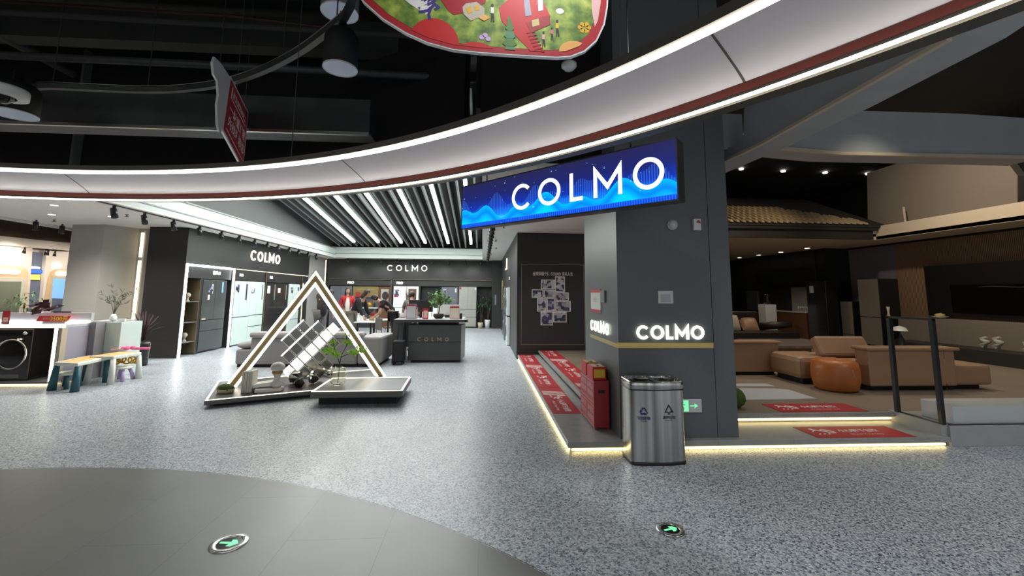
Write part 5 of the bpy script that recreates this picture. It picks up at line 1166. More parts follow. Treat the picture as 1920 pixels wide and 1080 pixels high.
part('shade', MB().lathe([(.16, .56), (.12, .64), (.001, .68)], (9.9, 9.8, zf), 18), 'pot_white', t); part('base', MB().lathe([(.001, 0), (.12, 0), (.10, .3), (.02, .5), (.02, .58)], (9.9, 9.8, zf), 14), 'black_plastic', t)
# appliances against the purple wall
def slim(x0, x1, y0, y1, h, m, lab, split):
    t = thing('refrigerator', lab, 'refrigerator', ((x0+x1)/2, (y0+y1)/2, zf))
    part('body', MB().box(x0+.02, x1, y0, y1, zf+.02, h), 'black_plastic', t, bevel=.004)
    part('door', MB().box(x0, x0+.02, y0+.01, y1-.01, split, h-.01), m, t); part('door', MB().box(x0, x0+.02, y0+.01, y1-.01, zf+.03, split-.02), m, t)
    part('foot', MB().box(x0+.05, x1-.03, y0+.05, y1-.05, zf, zf+.021), 'black_plastic', t)
slim(10.9, 11.5, 11.30, 11.95, 2.06, 'taupe_wall', 'tall brown-grey refrigerator against the purple wall', 1.0)
slim(10.9, 11.45, 12.2, 12.62, 1.42, 'taupe_wall', 'lower grey cabinet left of the tall refrigerator', .45)
# bar corner along the dark wall
t = thing('bar_cabinet', 'dark bar cabinet with a lit grey splashback at the back of the living room', 'cabinet', (10.6, 14.3, zf))
part('base', MB().box(10.35, 10.71, 13.35, 15.4, zf, 1.02), 'brown_wood', t); part('worktop', MB().box(10.33, 10.71, 13.35, 15.4, 1.02, 1.05), 'counter_top', t)
part('splashback', MB().box(10.68, 10.715, 13.35, 14.4, 1.05, 1.86), 'fridge_stone', t); part('wall_cupboard', MB().box(10.45, 10.715, 13.45, 15.9, 1.95, 2.5), 'niche_black', t)
for k in range(5): one('wine_glass', MB().lathe([(.001, 0), (.03, 0), (.005, .01), (.005, .08), (.03, .11), (.028, .17), (.026, .17), (.001, .09)], (10.5, 13.45+k*.1, 1.051), 10), 'pot_white', f'{ORD[k]} small white glass in the row on the bar worktop', 'glass', 'glasses on the bar worktop')
t = thing('wine_cooler', 'tall glossy black cooler beside the bar', 'cooler', (10.5, 12.95, zf))
part('body', MB().box(10.36, 10.74, 12.5, 13.28, zf, 2.03), 'black_plastic', t, bevel=.01); part('door', MB().box(10.345, 10.359, 12.53, 13.25, zf+.05, 2.0), 'fridge_black', t); part('sticker', MB().box(10.342, 10.3449, 12.95, 13.12, 1.66, 1.88), 'fridge_stone', t)
one('built_in_oven', MB().box(10.62, 10.719, 16.2, 16.9, 1.0, 1.75), 'fridge_grey', 'greyish built-in oven front in the dark wall at the far left', 'oven', bevel=.01)
pv = (9.635, 14, 1.273)
t = thing('marble_pedestal', 'pale marble pedestal behind the black sofa', 'pedestal', (pv[0], 14.1, zf)); part('block', MB().box(pv[0]-.19, pv[0]+.19, 14.0, 14.38, zf, pv[2]), 'marble_light', t, bevel=.004)
one('black_vase', MB().lathe([(.001, 0), (.09, 0), (.12, .1), (.06, .2), (.10, .3), (.05, .36), (.001, .36)], (pv[0], 14.18, pv[2]), 18), 'black_plastic', 'black double vase on the marble pedestal', 'vase')
# black leather sofa
t = thing('sofa', 'black leather sofa at the back of the living room', 'sofa', (8.3, 12.9, zf))
part('base', MB().box(6.6, 9.35, 12.35, 13.3, zf+.02, .50), 'leather_black', t, bevel=.04); part('foot', MB().box(6.7, 9.3, 12.4, 13.25, zf, zf+.021), 'black_matte', t)
part('backrest', MB().box(6.6, 8.55, 13.0, 13.4, .50, 1.08), 'leather_black', t, bevel=.06)
mb = MB(); mb.tube([(8.5, 13.2, .60), (8.9, 12.9, .66), (9.3, 12.6, .70)], [.12, .12, .09], 10); part('arm', mb, 'leather_black', t)
def cushion(c, s, rz, rx, m, lab):
    mb = MB(); n = 8
    for sg in (1, -1):
        o_ = len(mb.v); vs = []; fs = []
        for i in range(n+1):
            for j in range(n+1):
                u, v = i/n*2-1, j/n*2-1; k = (1-u*u)*(1-v*v); vs.append(V(u*s/2*(1-.06*v*v), sg*.085*s/.45*k**.45, v*s/2*(1-.06*u*u)+s/2))
        for i in range(n):
            for j in range(n): q = (i*(n+1)+j, (i+1)*(n+1)+j, (i+1)*(n+1)+j+1, i*(n+1)+j+1); fs.append(q if sg < 0 else q[::-1])
        mb.add(vs, fs, True)
    R = Matrix.Rotation(rz, 3, 'Z')@Matrix.Rotation(rx, 3, 'X'); mb.v = [R@p+Vector(c) for p in mb.v]
    return one('cushion', mb, m, lab, 'cushion')
cushion((7.56, 12.72, .51), .5, .1, -.35, 'cushion_cream', 'cream cushion on the black sofa, beside the column edge'); cushion((8.1, 12.72, .51), .5, -.2, -.7, 'leather_tan', 'tan cushion leaning on the black sofa')
# tan seat seen from behind, rug, coffee table
t = thing('armchair', 'tan leather armchair seen from behind, right of the column', 'armchair', (4.5, 7.8, zf))
part('back', MB().box(3.9, 5.15, 7.34, 7.60, .25, .74), 'leather_tan', t, bevel=.02); part('top_rim', MB().box(3.88, 5.19, 7.31, 7.62, .735, .775), 'leather_tan', t, bevel=.015)
part('seat', MB().box(3.95, 5.12, 7.6, 8.4, .25, .58), 'leather_tan', t, bevel=.03); part('base', MB().box(4.0, 5.08, 7.4, 8.3, zf+.005, .25), 'black_matte', t)
one('rug', MB().prism([(5.05, 6.96), (6.6, 6.96), (8.1, 7.6), (8.1, 10.9), (5.15, 10.9)], zf, zf+.006), 'rug_tan', 'patterned tan rug under the coffee table', 'rug')
ct = (6.193, 7.638, 0.56); ct2 = (6.211, 8.816, 0.56)
t = thing('coffee_table', 'low dark marble coffee table on the tan rug', 'table', (6.6, 9.2, zf+.006))
part('top', MB().prism([(5.9, 8.55), (7.3, 8.5), (7.65, 9.0), (7.6, 9.9), (5.9, 9.9)], .50, .56), 'marble_dark', t, bevel=.006); part('leg_block', MB().box(6.15, 6.85, 8.75, 9.6, zf+.007, .50), 'marble_dark', t, bevel=.004)
one('floor_panel', MB().prism([(2.75, 5.95), (3.25, 5.62), (4.45, 5.66), (4.46, 6.2), (4.3, 6.28), (2.75, 6.42)], zf+.0005, zf+.006), 'floor_sheet', 'pale bluish panel lying on the living room floor, nearer of two', 'panel')  # thin flat pale patches on the living room floor
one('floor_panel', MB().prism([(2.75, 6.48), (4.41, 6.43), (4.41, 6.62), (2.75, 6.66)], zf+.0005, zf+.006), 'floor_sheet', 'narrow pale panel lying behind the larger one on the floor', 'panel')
pm = (3.091, 5.25, 0.18)
one('moss_ball', MB().ball((pm[0]+.01, 5.27, .2015+.115), (.115, .115, .115), 22, 14, .04), 'moss_ball', 'green moss ball peeking out beside the foot of the column', 'moss ball')
# pouf and big tan sofa
t = thing('pouf', 'round orange leather pouf in front of the tan sofa', 'pouf', (5.19, 6.2, zf))
part('body', MB().lathe([(.001, .0), (.22, .0), (.27, .03), (.30, .16), (.30, .30), (.28, .40), (.22, .435), (.001, .44)], (5.19, 6.2, zf+.001), 36), 'leather_orange', t)
part('leather_pull', MB().ball((5.21, 5.905, .47), (.02, .012, .06), 10, 6), 'leather_tan', t)
t = thing('sofa', 'large tan leather sofa seen from behind at the right', 'sofa', (6.3, 6.6, zf))
part('back', MB().box(5.60, 6.95, 6.06, 6.30, .27, .78), 'leather_tan', t, bevel=.02); part('top_rim', MB().box(5.57, 7.02, 6.03, 6.33, .775, .82), 'leather_tan', t, bevel=.018)
part('end_seat', MB().box(4.92, 5.62, 6.56, 7.3, .27, .62), 'leather_tan', t, bevel=.08); part('seat', MB().box(5.6, 7.0, 6.3, 7.3, .27, .60), 'leather_tan', t, bevel=.03)
part('chaise', MB().box(6.60, 7.56, 6.1, 7.3, .27, .56), 'leather_tan', t, bevel=.04); part('base', MB().box(5.62, 7.45, 6.2, 7.2, zf+.005, .27).box(5.0, 5.62, 6.62, 7.2, zf+.005, .27), 'black_matte', t)
cb = MB().box(5.30, 6.15, 6.5, 6.66, 0, .34); R = Matrix.Rotation(-.55, 3, 'X'); cb.v = [R@(v-V(5.7, 6.58, 0))+V(5.72, 6.62, .60) for v in cb.v]; part('back_cushion', cb, 'leather_tan', t, bevel=.04)
one('tray', MB().lathe([(.001, 0), (.16, 0), (.18, .03), (.17, .03), (.001, .01)], (6.95, 6.62, .562), 20), 'dim_metal', 'small metal tray on the end of the tan sofa', 'tray')
# balustrade and marble bench at the right edge
def post(x, y): return MB().box(x-.022, x+.022, y-.022, y+.022, .2145, 1.32)
t = thing('glass_balustrade', 'black-framed glass balustrade at the right end of the steps', 'balustrade', (4.89, 4.7, .214))
part('post', post(4.893, 4.462), 'black_plastic', t, bevel=.003); part('post', post(4.887, 4.955), 'black_plastic', t, bevel=.003)
part('top_rail', MB().box(4.865, 4.915, 4.44, 4.98, 1.30, 1.325), 'black_plastic', t, bevel=.003); part('bottom_rail', MB().box(4.882, 4.898, 4.484, 4.933, .2145, .228), 'black_plastic', t)
part('glass_pane', MB().box(4.885, 4.893, 4.485, 4.932, .229, 1.299), 'clear_glass', t)
t = thing('glass_screen', 'clear glass screen standing along the kerb in front of the marble bench', 'glass screen', (6.8, 4.434, .2135))
part('glass_pane', MB().box(4.96, 8.8, 4.431, 4.437, .222, 1.25), 'clear_glass', t); part('channel', MB().box(4.93, 8.8, 4.425, 4.443, .2135, .2225), 'black_plastic', t)
one('marble_bench', MB().box(5.02, 8.6, 4.46, 4.80, .2135, .40), 'marble_light', 'long white marble bench block behind the glass at the right edge', 'bench', bevel=.004)
# ------------------------------------------------------------------ far-left shop, seen past the pillar
XS = -12.5
struct('wall_shop_left', MB().box(-12.8, XS-.21, -9, 17, 0, 5.6), 'shop_wall')
struct('wall_shop_back', MB().box(-12.6, -7.9, 16.5, 16.7, 0, 5.6), 'shop_wall')
SX = lambda poly, t0, th: MB().slab(poly, (XS, 0, 0), (0, 1, 0), (0, 0, 1), th, t0)
struct('wall_shop_top', SX([(11.43, 3.358), (13.971, 3.386), (14.024, 2.998), (11.488, 2.925)], -.15, .1), 'shop_brown')
struct('shop_beam', SX([(11.488, 2.925), (14.029, 2.965), (14.06, 2.738), (11.52, 2.689)], -.10, .12), 'shop_white')
struct('wall_shop_face', SX([(11.52, 2.689), (12.827, 2.707), (12.975, 0.578), (11.559, 0.73)], -.2, .19).add([], []), 'shop_wall')
struct('wall_shop_face_right', SX([(13.218, 2.671), (14.152, 2.714), (14.289, 0.452), (13.327, 0.553)], -.2, .19), 'shop_white')
struct('shop_pilaster', SX([(12.884, 2.608), (13.257, 2.613), (13.361, 0.521), (12.975, 0.578)], -.2, .10), 'shop_slate')
one('ceiling_strip', MB().bar((-10.06, 9.55, 3.04), (-10.16, 11.4, 3.04), .05, .06).bar((-12, 8.75, 3.04), (-10.06, 9.55, 3.04), .05, .06), 'white_plastic', 'white edge strip of the ceiling before the brown shop soffit', 'strip')
def q4(m, t0, th, *p): return SX(list(p), t0, th)
t = thing('shop_niche', 'rounded wooden niche with a lit pill-shaped sign, at the left edge', 'niche', (XS, 12.2, .9))
part('arch', SX([(11.707, 2.158), (12.591, 2.173), (12.738, 2.109), (12.798, 1.98), (12.858, 0.615), (11.899, 0.734)], -.005, .02), 'shop_wood', t)
part('frame', SX([(11.746, 1.866), (12.756, 1.876), (12.799, 0.648), (11.897, 0.747)], .016, .02), 'cushion_cream', t)
part('picture', SX([(11.761, 1.759), (12.605, 1.769), (12.658, 0.685), (11.895, 0.761)], .037, .01), 'shop_green', t)
part('lit_sign', SX([(11.719, 2.072), (12.467, 2.093), (12.532, 2.054), (12.538, 2.011), (12.484, 1.966), (11.734, 1.959)], .016, .03), 'shop_glow', t)
t = thing('shop_niche', 'second rounded wooden niche with blue lit shelves, left of the pillar', 'niche', (XS, 13.8, .9))
part('arch', SX([(13.537, 2.169), (14.139, 2.171), (14.163, 0.493), (13.322, 0.583), (13.353, 1.913), (13.394, 2.068)], -.005, .02), 'shop_wood', t)
part('frame', SX([(13.455, 1.963), (13.926, 1.966), (14.023, 0.535), (13.442, 0.59)], .016, .02), 'cushion_cream', t)
part('blue_shelves', SX([(13.483, 1.871), (13.889, 1.869), (13.901, 1.297), (13.512, 1.317)], .037, .01), 'shop_blue', t)
part('lower_panel', SX([(13.514, 1.301), (13.903, 1.281), (13.928, 0.619), (13.556, 0.658)], .037, .01), 'shop_slate', t)
part('lit_sign', SX([(13.58, 2.093), (13.976, 2.097), (13.975, 1.984), (13.579, 1.983)], .037, .02), 'shop_glow', t)
one('lit_oval_sign', SX([(13.471, 2.305), (13.662, 2.318), (13.687, 2.257), (13.661, 2.208), (13.502, 2.198), (13.462, 2.258)], 0, .03), 'shop_glow', 'small glowing oval sign over the second niche', 'sign')
t = thing('shop_display', 'blue and yellow lit display on the slate pilaster', 'display', (XS, 13.2, 1.2))
part('blue_band', SX([(12.879, 2.116), (13.265, 2.107), (13.262, 2.016), (12.879, 2.013)], -.09, .02), 'shop_deep_blue', t)
part('yellow_picture', SX([(12.899, 1.969), (13.206, 1.983), (13.197, 1.831), (12.889, 1.836)], -.09, .02), 'shop_yellow', t)
part('lit_letters', SX([(12.867, 2.205), (13.162, 2.193), (13.168, 2.148), (12.875, 2.146)], -.09, .02), 'shop_glow', t)
for p, lab in (((-9.661, 9.903, 2.93), 'black spotlight on the ceiling edge over the brown soffit, left of two'), ((-9.621, 10.445, 2.93), 'black spotlight on the ceiling edge beside the pillar'), ((-12.54, 12.621, 2.758), 'small black spotlight on the shop beam, left'), ((-12.54, 13.265, 2.753), 'small black spotlight on the shop beam over the slate pilaster'), ((-12.54, 13.47, 2.743), 'small black spotlight on the shop beam, nearest the pillar')):
    o = dup(sp0, (p[0], p[1], p[2]+(.12 if p[0] > -12 else 0)), random.uniform(.3, 1.2), lab, 'spotlights of the left shop')
potted('green plant inside the first wooden niche', -12.1, 12.4, .12, .3, 'pot_white', 1.2, .3, 60, 'leaf_mid', box=(-12.40, -11.5, 13))
# ------------------------------------------------------------------ washing machine counter
t = thing('display_counter', 'pale grey display counter with a light-edged niche for a washing machine', 'counter', (-8, 8.1, 0))
part('platform', MB().box(-9.4, -7.08, 7.78, 8.5, .025, .062), 'grey_blue', t)
part('platform_light', MB().box(-9.4, -7.13, 7.80, 8.4, .004, .0249), 'led_step', t)
part('body', MB().prism([(-9.4, 7.86), (-6.99, 7.86), (-6.99, 8.38), (-9.4, 8.38)], .93, .972), 'counter_top', t)
part('side_wall', MB().box(-7.07, -6.97, 7.90, 8.36, .02, .93), 'lavender', t)
part('back_wall', MB().box(-9.4, -7.07, 8.38, 8.44, .02, .97), 'niche_black', t)
part('niche_side', MB().box(-7.10, -7.072, 7.9, 8.37, .062, .93), 'niche_black', t)
part('frame_light', MB().box(-9.4, -6.975, 7.80, 7.86, .925, .968), 'led_gold', t); part('frame_light', MB().box(-7.09, -7.035, 7.80, 7.86, .062, .925), 'led_tri', t)
part('frame_wood', MB().box(-7.034, -6.97, 7.80, 7.90, .062, .925), 'cushion_cream', t)
part('riser', MB().box(-9.4, -6.96, 8.30, 8.36, .973, 1.15), 'counter_top', t); part('riser_light', MB().box(-9.4, -6.96, 8.285, 8.299, .985, 1.005), 'led_cool', t)
t = thing('washing_machine', 'black front-loading washing machine in the light-edged niche', 'washing machine', (-7.78, 8.1, .062))
part('body', MB().box(-8.10, -7.49, 7.88, 8.36, .064, .905), 'fridge_black', t, bevel=.012)
wc = (-7.79, 7.878, .485)
part('door_ring', MB().lathe([(.225, 0), (.235, .02), (.245, .02), (.25, 0)], wc, 40, axis=(0, -1, 0)), 'chrome', t)
part('door_glass', MB().lathe([(.001, .018), (.12, .016), (.225, .0)], wc, 40, axis=(0, -1, 0)), 'screen_black', t)
part('control_panel', MB().box(-8.08, -7.51, 7.872, 7.8795, .79, .87), 'screen_black', t)
part('dial', MB().lathe([(.001, .02), (.028, .018), (.03, 0)], (-7.60, 7.872, .83), 20, axis=(0, -1, 0)), 'chrome', t)
part('label_plate', MB().box(-7.98, -7.62, 7.874, 7.8795, .10, .16), 'grey_plastic', t)
part('display_digits', text(MB(), '18:88', (-7.68, 7.871, .73), (1, 0, 0), (0, 0, 1), .04, .001), 'letter_soft', t)
p0, p1 = (-7.771, 1.01), (-7.198, 1.123)
t = thing('price_sign', 'slanted red price sign reading 3500 on the counter', 'sign', ((p0[0]+p1[0])/2, 8.2, .975))
part('board', MB().slab([(p0[0], 1.0), (p1[0]-.06, 1.0), (p1[0], 1.10), (p0[0]+.05, 1.10)], (0, 8.2, 0), (1, 0, 0), (0, 0, 1), .012), 'red_bright', t)
part('figures', text(MB(), '3500元', (p1[0]-.19, 8.187, 1.05), (1, 0, 0), (0, 0, 1), .10, .002, 0, bold=.003), 'yellow', t)
part('small_print', text(MB(), '至高补贴', (p0[0]+.20, 8.187, 1.05), (1, 0, 0), (0, 0, 1), .045, .002, 0), 'pink_ink', t)
part('foot', MB().box(p0[0]+.1, p1[0]-.1, 8.2, 8.26, .9725, .998), 'white_plastic', t)
one('black_strip_sign', MB().box(p0[0]+.16, p1[0]-.13, 8.31, 8.33, 1.151, 1.175), 'ink', 'narrow black lettered strip standing on the riser behind the price sign', 'sign')
pc0, pc1 = (-8.132, 0.976), (-8.01, 1.191)
t = thing('red_card', 'dark red card stand at the left end of the counter', 'card', (pc0[0]+.09, 8.0, .973)); part('card', MB().box(pc0[0], pc1[0], 8.0, 8.006, .975, pc1[1]), 'red_paint', t); part('foot', MB().box(pc0[0]+.02, pc1[0], 8.0, 8.07, .973, .98), 'white_plastic', t)
part('picture', MB().box(pc0[0]+.02, pc1[0]-.02, 7.997, 7.9995, 1.0, 1.08), 'pink_ink', t)
# red-leaved plant and vase with fine branches
def leaves_at(label, c, r, n, m, size, pot=None, name='plant', h=.2):
    t = thing(name, label, 'plant', (c[0], c[1], c[2]))
    part('pot', MB().lathe([(.001, 0), (.05, 0), (.06, h*.6), (.04, h), (.001, h)], c, 16), pot or 'pot_white', t)
    b_ = leafy(n, (c[0], c[1], c[2]+h+r*.5), r, size, zs=.7); part('leaves', b_, m, t); return t
cz = (-7.802, 1.254)
leaves_at('small dark red-leaved plant on the riser left of the price sign', (cz[0], 8.33, 1.151), .12, 26, 'leaf_red', .16, 'pot_white', h=.05)
struct('side_pier', MB().box(-6.97, -6.86, 8.3, 8.62, 0, .99), 'grey_blue')
t = thing('white_cabinet', 'white low cabinet between the grey pier and the toy table', 'cabinet', (-6.72, 8.9, 0))
part('body', MB().box(-6.858, -6.59, 8.50, 9.0, .0, .975), 'glass_mint', t, bevel=.006)
part('back_section', MB().box(-7.3, -6.8591, 8.66, 9.2, .0, .985), 'wall_mauve', t)
t = thing('branch_vase', 'pale vase of fine olive branches on the grey pier', 'vase', (-6.9, 8.75, .986))
part('vase', MB().lathe([(.001, 0), (.045, 0), (.06, .05), (.03, .12), (.025, .12), (.001, .02)], (-6.95, 8.76, .986), 18), 'white_gloss', t)
mb = MB(); ml = MB(); b0 = V(-6.95, 8.76, 1.10)
for dx, dz in ((-.30, .40), (-.16, .52), (-.05, .30), (.10, .46), (.22, .34), (.34, .44), (.20, .22), (-.22, .28)):
    tip = b0+V(dx, random.uniform(-.1, .1), dz); mid = b0.lerp(tip, .5)+V(-dx*.2, 0, .06); mb.tube([b0, mid, tip], [.005, .004, .002], 5)
    for k in range(9):
        p = mid.lerp(tip, k/8); a = random.uniform(0, 2*PI); q = p+V(math.cos(a)*.09, .03*math.sin(a), .05+.05*math.sin(a)); n_ = V(0, .01, .012); ml.add([p, (p+q)/2+n_, q, (p+q)/2-n_], [(0, 1, 2, 3)])
part('branches', mb, 'leaf_olive', t); part('leaves', ml, 'leaf_olive', t)
one('small_card', MB().box(-6.74, -6.62, 8.6, 8.64, .976, 1.03), 'white_gloss', 'small white card holder on the white cabinet', 'card', bevel=.004)
t = thing('potted_plant', 'dark red plant standing behind the white cabinet', 'plant', (-6.95, 9.55, 0))
part('pot', MB().lathe([(.001, 0), (.12, 0), (.14, .45), (.11, .5), (.001, .48)], (-7.1, 9.75, 0), 18), 'black_plastic', t)
mb = MB()
for k in range(60):
    a = random.uniform(0, 2*PI); s = random.uniform(.05, .34); z1_ = random.uniform(.75, 1.15); p = V(-7.1, 9.75, .5); q = V(-7.1+math.cos(a)*s*.4, 9.75+math.sin(a)*s*.4, (.5+z1_)/2+.08); e_ = V(-7.1+math.cos(a)*s, 9.75+math.sin(a)*s, z1_); mb.tube([p, q, e_], [.006, .008, .004], 4)
part('leaves', mb, 'leaf_red', t)
# ------------------------------------------------------------------ children's tables and stools
def table(label, P4, z, tm, lm, lr, top2=None, legs=(0, 1, 2, 3)):
    c = (sum(p[0] for p in P4)/4, sum(p[1] for p in P4)/4); t = thing('play_table', label, 'table', (c[0], c[1], 0))
    part('top', MB().prism(P4, z-.055, z), tm, t, bevel=.012)
    if top2: part('play_surface', MB().prism(inset(P4, .04), z, z+.004), top2, t)
    for i in legs:
        p = Vector(P4[i]); q = p.lerp(Vector(c), .10); b_ = p.lerp(Vector(c), .02); part('leg', MB().tube([(b_.x, b_.y, 0), (q.x, q.y, z-.055)], [lr*1.15, lr*.75], 12), lm, t)
    return t
a1, a2, a3 = (-6.669, 7.404, 0.43), (-6.227, 7.294, 0.43), (-6.364, 8.043, 0.43)
a1, a2, a3 = [Vector(p[:2]) for p in (a1, a2, a3)]
k1 = [a1, a2, a3, a3+(a1-a2)]
table('low play table with a white frame and thick teal legs', [tuple(p) for p in k1], .43, 'toy_white', 'teal', .05, 'toy_orange')
b1, b2 = Vector((-6.135, 7.827, 0.46)[:2]), Vector((-6.082, 8.36, 0.46)[:2])
nrm = (b2-b1).normalized(); nrm = Vector((-nrm.y, nrm.x))*.42
table('low white play table with an orange top, nearest the black cabinets', [tuple(p) for p in (b1, b2, b2+nrm, b1+nrm)], .46, 'toy_white', 'toy_white', .045, 'toy_orange')
pk = (-6.492, 8.503, 0.47)
t = thing('toy_flower', 'bright pink plastic toy lying on the orange-topped table', 'toy', (pk[0], pk[1], .465))
mb = MB()
for k in range(5): a = 2*PI*k/5; mb.ball((pk[0]+.07*math.cos(a), pk[1]+.1+.07*math.sin(a), .50), (.045, .045, .03), 10, 6)
part('petals', mb, 'pink', t); part('handle', MB().tube([(pk[0]+.05, pk[1]+.1, .49), (pk[0]+.3, pk[1]+.2, .48)], .022, 8), 'pink', t)
one('pink_box', MB().box(pk[0]-.22, pk[0]-.04, pk[1]-.05, pk[1]+.08, .465, .50, rz=.4), 'pink_ink', 'pale pink toy tray on the orange-topped table', 'toy', bevel=.006)
def stool(p, h, r, sm, lm, lab):
    t = thing('child_stool', lab, 'stool', (p[0], p[1], 0)); part('seat', MB().lathe([(.001, h), (r*.95, h), (r, h-.015), (r*.95, h-.035), (.001, h-.035)], (p[0], p[1], 0), 26), sm, t)
    for k in range(4): a = PI/4+PI/2*k; part('leg', MB().tube([(p[0]+math.cos(a)*r*1.02, p[1]+math.sin(a)*r*1.02, 0), (p[0]+math.cos(a)*r*.85, p[1]+math.sin(a)*r*.85, h*.5), (p[0]+math.cos(a)*r*.6, p[1]+math.sin(a)*r*.6, h-.036)], [.03, .028, .024], 10), lm, t)
    return t
g = (-6.66, 7.646, 0); stool((g[0]+.02, g[1]-.04), .245, .17, 'toy_white', 'teal', 'small stool with a white seat and teal legs in front of the play table')
g = (-6.331, 8.247, 0); t = stool((g[0]+.06, g[1]-.04), .235, .16, 'toy_white', 'lilac', 'small stool with lilac legs and a yellow crown-shaped back')
mb = MB(); c = (g[0]+.04, g[1]+.06); o_ = (c[0], c[1], .25); ex = (1, .15, 0)
for x_, z_, r_ in ((-.13, .06, .05), (-.06, .09, .06), (.02, .08, .07), (.10, .08, .06), (.16, .06, .045)): strip(mb, ellipse(x_, z_, r_, r_*.9, 18)+[ellipse(x_, z_, r_, r_*.9, 18)[0]], .022, o_, ex, (0, 0, 1), .025)
mb.slab([(-.03, .13), (.05, .13), (.01, .21)], o_, ex, (0, 0, 1), .025); part('crown_back', mb, 'toy_yellow', t)
# ------------------------------------------------------------------ people
def skin(nodes, edges, levels=1):
    """one smooth surface grown round a skeleton: nodes = {name: (point, radius)}"""
    names = list(nodes); bm = bmesh.new(); sl = bm.verts.layers.skin.verify(); vs = {}
    for i, k in enumerate(names):
        p, r = nodes[k]; v = bm.verts.new(p); rr = r if isinstance(r, tuple) else (r, r); v[sl].radius = rr; v[sl].use_root = (i == 0); vs[k] = v
    for a, b_ in edges: bm.edges.new((vs[a], vs[b_]))
    me = bpy.data.meshes.new('s'); bm.to_mesh(me); bm.free(); o = bpy.data.objects.new('s', me); COL.objects.link(o)
    o.modifiers.new('k', 'SKIN').use_smooth_shade = True; sb = o.modifiers.new('s', 'SUBSURF'); sb.levels = levels; sb.render_levels = levels
    ev = bpy.data.meshes.new_from_object(o.evaluated_get(bpy.context.evaluated_depsgraph_get()))
    mb = MB(); mb.add([v.co.copy() for v in ev.vertices], [list(p.vertices) for p in ev.polygons], True)
    bpy.data.objects.remove(o); bpy.data.meshes.remove(me); bpy.data.meshes.remove(ev); return mb
def person(label, loc, rz, J, top, bottom, hair='hair_black', long_hair=False, sleeve='short', extra=None, sc=1.0, jacket=None):
    D = dict(pel=(0, 0, .93), spi=(0, 0, 1.10), che=(0, .0, 1.30), nec=(0, .01, 1.46), hed=(0, -.01, 1.60),
             shL=(-.17, 0, 1.41), elL=(-.22, .02, 1.13), wrL=(-.23, -.06, .89), shR=(.17, 0, 1.41), elR=(.22, .02, 1.13), wrR=(.23, -.06, .89),
             hiL=(-.09, 0, .90), knL=(-.10, -.02, .50), anL=(-.10, .02, .09), toL=(-.11, -.14, .035), hiR=(.09, 0, .90), knR=(.10, -.02, .50), anR=(.10, .02, .09), toR=(.11, -.14, .035))
    D.update(J); D = {k: V(*v) for k, v in D.items()}
    t = thing('person', label, 'person', loc, rz)
    r = dict(pel=.13, spi=.115, che=(.15, .11), nec=.052, hed=.05, shL=.062, elL=.043, wrL=.028, shR=.062, elR=.043, wrR=.028, hiL=.09, knL=.058, anL=.04, toL=.035, hiR=.09, knR=.058, anR=.04, toR=.035)
    E_ = [('pel', 'spi'), ('spi', 'che'), ('che', 'nec'), ('nec', 'hed')]+[(a+s, b_+s) if a != 'che' and a != 'pel' else (a, b_+s) for s in 'LR' for a, b_ in (('che', 'sh'), ('sh', 'el'), ('el', 'wr'), ('pel', 'hi'), ('hi', 'kn'), ('kn', 'an'), ('an', 'to'))]
    body = skin({k: (D[k], r[k]) for k in D}, E_)
    hd = (D['hed']-D['nec']).normalized(); fwd_ = V(0, -1, 0)+V(0, 0, 0); fwd_ = (fwd_-hd*fwd_.dot(hd)).normalized(); sd = fwd_.cross(hd).normalized()
    HC = D['hed']+hd*.03; H = MB().ball((0, 0, 0), (.074, .092, .115), 20, 14)
    for v in H.v:
        if v.z < -.02: v.x *= 1-.28*min(1, -v.z/.115); v.y *= 1-.12*min(1, -v.z/.115)
    H.ball((0, -.093, -.01), (.013, .020, .022), 8, 6); H.ball((-.074, .005, -.005), (.012, .018, .028), 8, 6); H.ball((.074, .005, -.005), (.012, .018, .028), 8, 6); H.ball((0, -.083, -.052), (.022, .010, .008), 8, 5)
    to = lambda mb: [HC+sd*(-v.x)+fwd_*(-v.y)+hd*v.z for v in mb.v]
    body.add(to(H), H.f, True)
    for s in 'LR':     # a palm, four unequal fingers and a thumb at the end of each forearm
        w, e_ = D['wr'+s], D['el'+s]; d = (w-e_).normalized(); sgn = -1 if s == 'L' else 1; side = d.cross(V(sgn, 0, .01)).normalized(); nrm_ = side.cross(d).normalized()
        P_ = w+d*.05; hb = MB().ball((0, 0, 0), (.040, .018, .052), 10, 8); hb.v = [P_+side*v.x+nrm_*v.y+d*v.z for v in hb.v]; body.add(hb.v, hb.f, True)
        for k, L_ in enumerate((.068, .078, .072, .056)):
            b_ = P_+side*(-.030+.020*k)+d*.040; q = b_+d*L_*.55+nrm_*.004; body.tube([b_, q, q+d*L_*.38+nrm_*(.020)], [.0095, .0085, .007], 6)
        b_ = P_-side*.036-d*.02; body.tube([b_, b_-side*.022+d*.03, b_-side*.026+d*.06], [.011, .010, .008], 6)
    part('body', body, 'skin', t, local=True)
    ey = MB()
    for x_ in (-.028, .028): ey.ball((x_, -.081, .012), (.011, .007, .007), 8, 5)
    ey.v = to(ey); part('eyes', ey, 'ink', t, local=True)
    hr = MB().ball((0, .012, .022), (.088, .098, .112), 18, 12); hr.f = [f for f in hr.f if not (sum(hr.v[i].y for i in f)/4 < -.055 and sum(hr.v[i].z for i in f)/4 < .075) and sum(hr.v[i].z for i in f)/4 > -.075]; hr.sm = [True]*len(hr.f)
    if long_hair: hr.ball((0, .055, -.10), (.085, .055, .17), 14, 10); hr.ball((-.07, .02, -.08), (.025, .045, .13), 10, 8); hr.ball((.07, .02, -.08), (.025, .045, .13), 10, 8)
    hr.v = to(hr); part('hair', hr, hair, t, local=True)
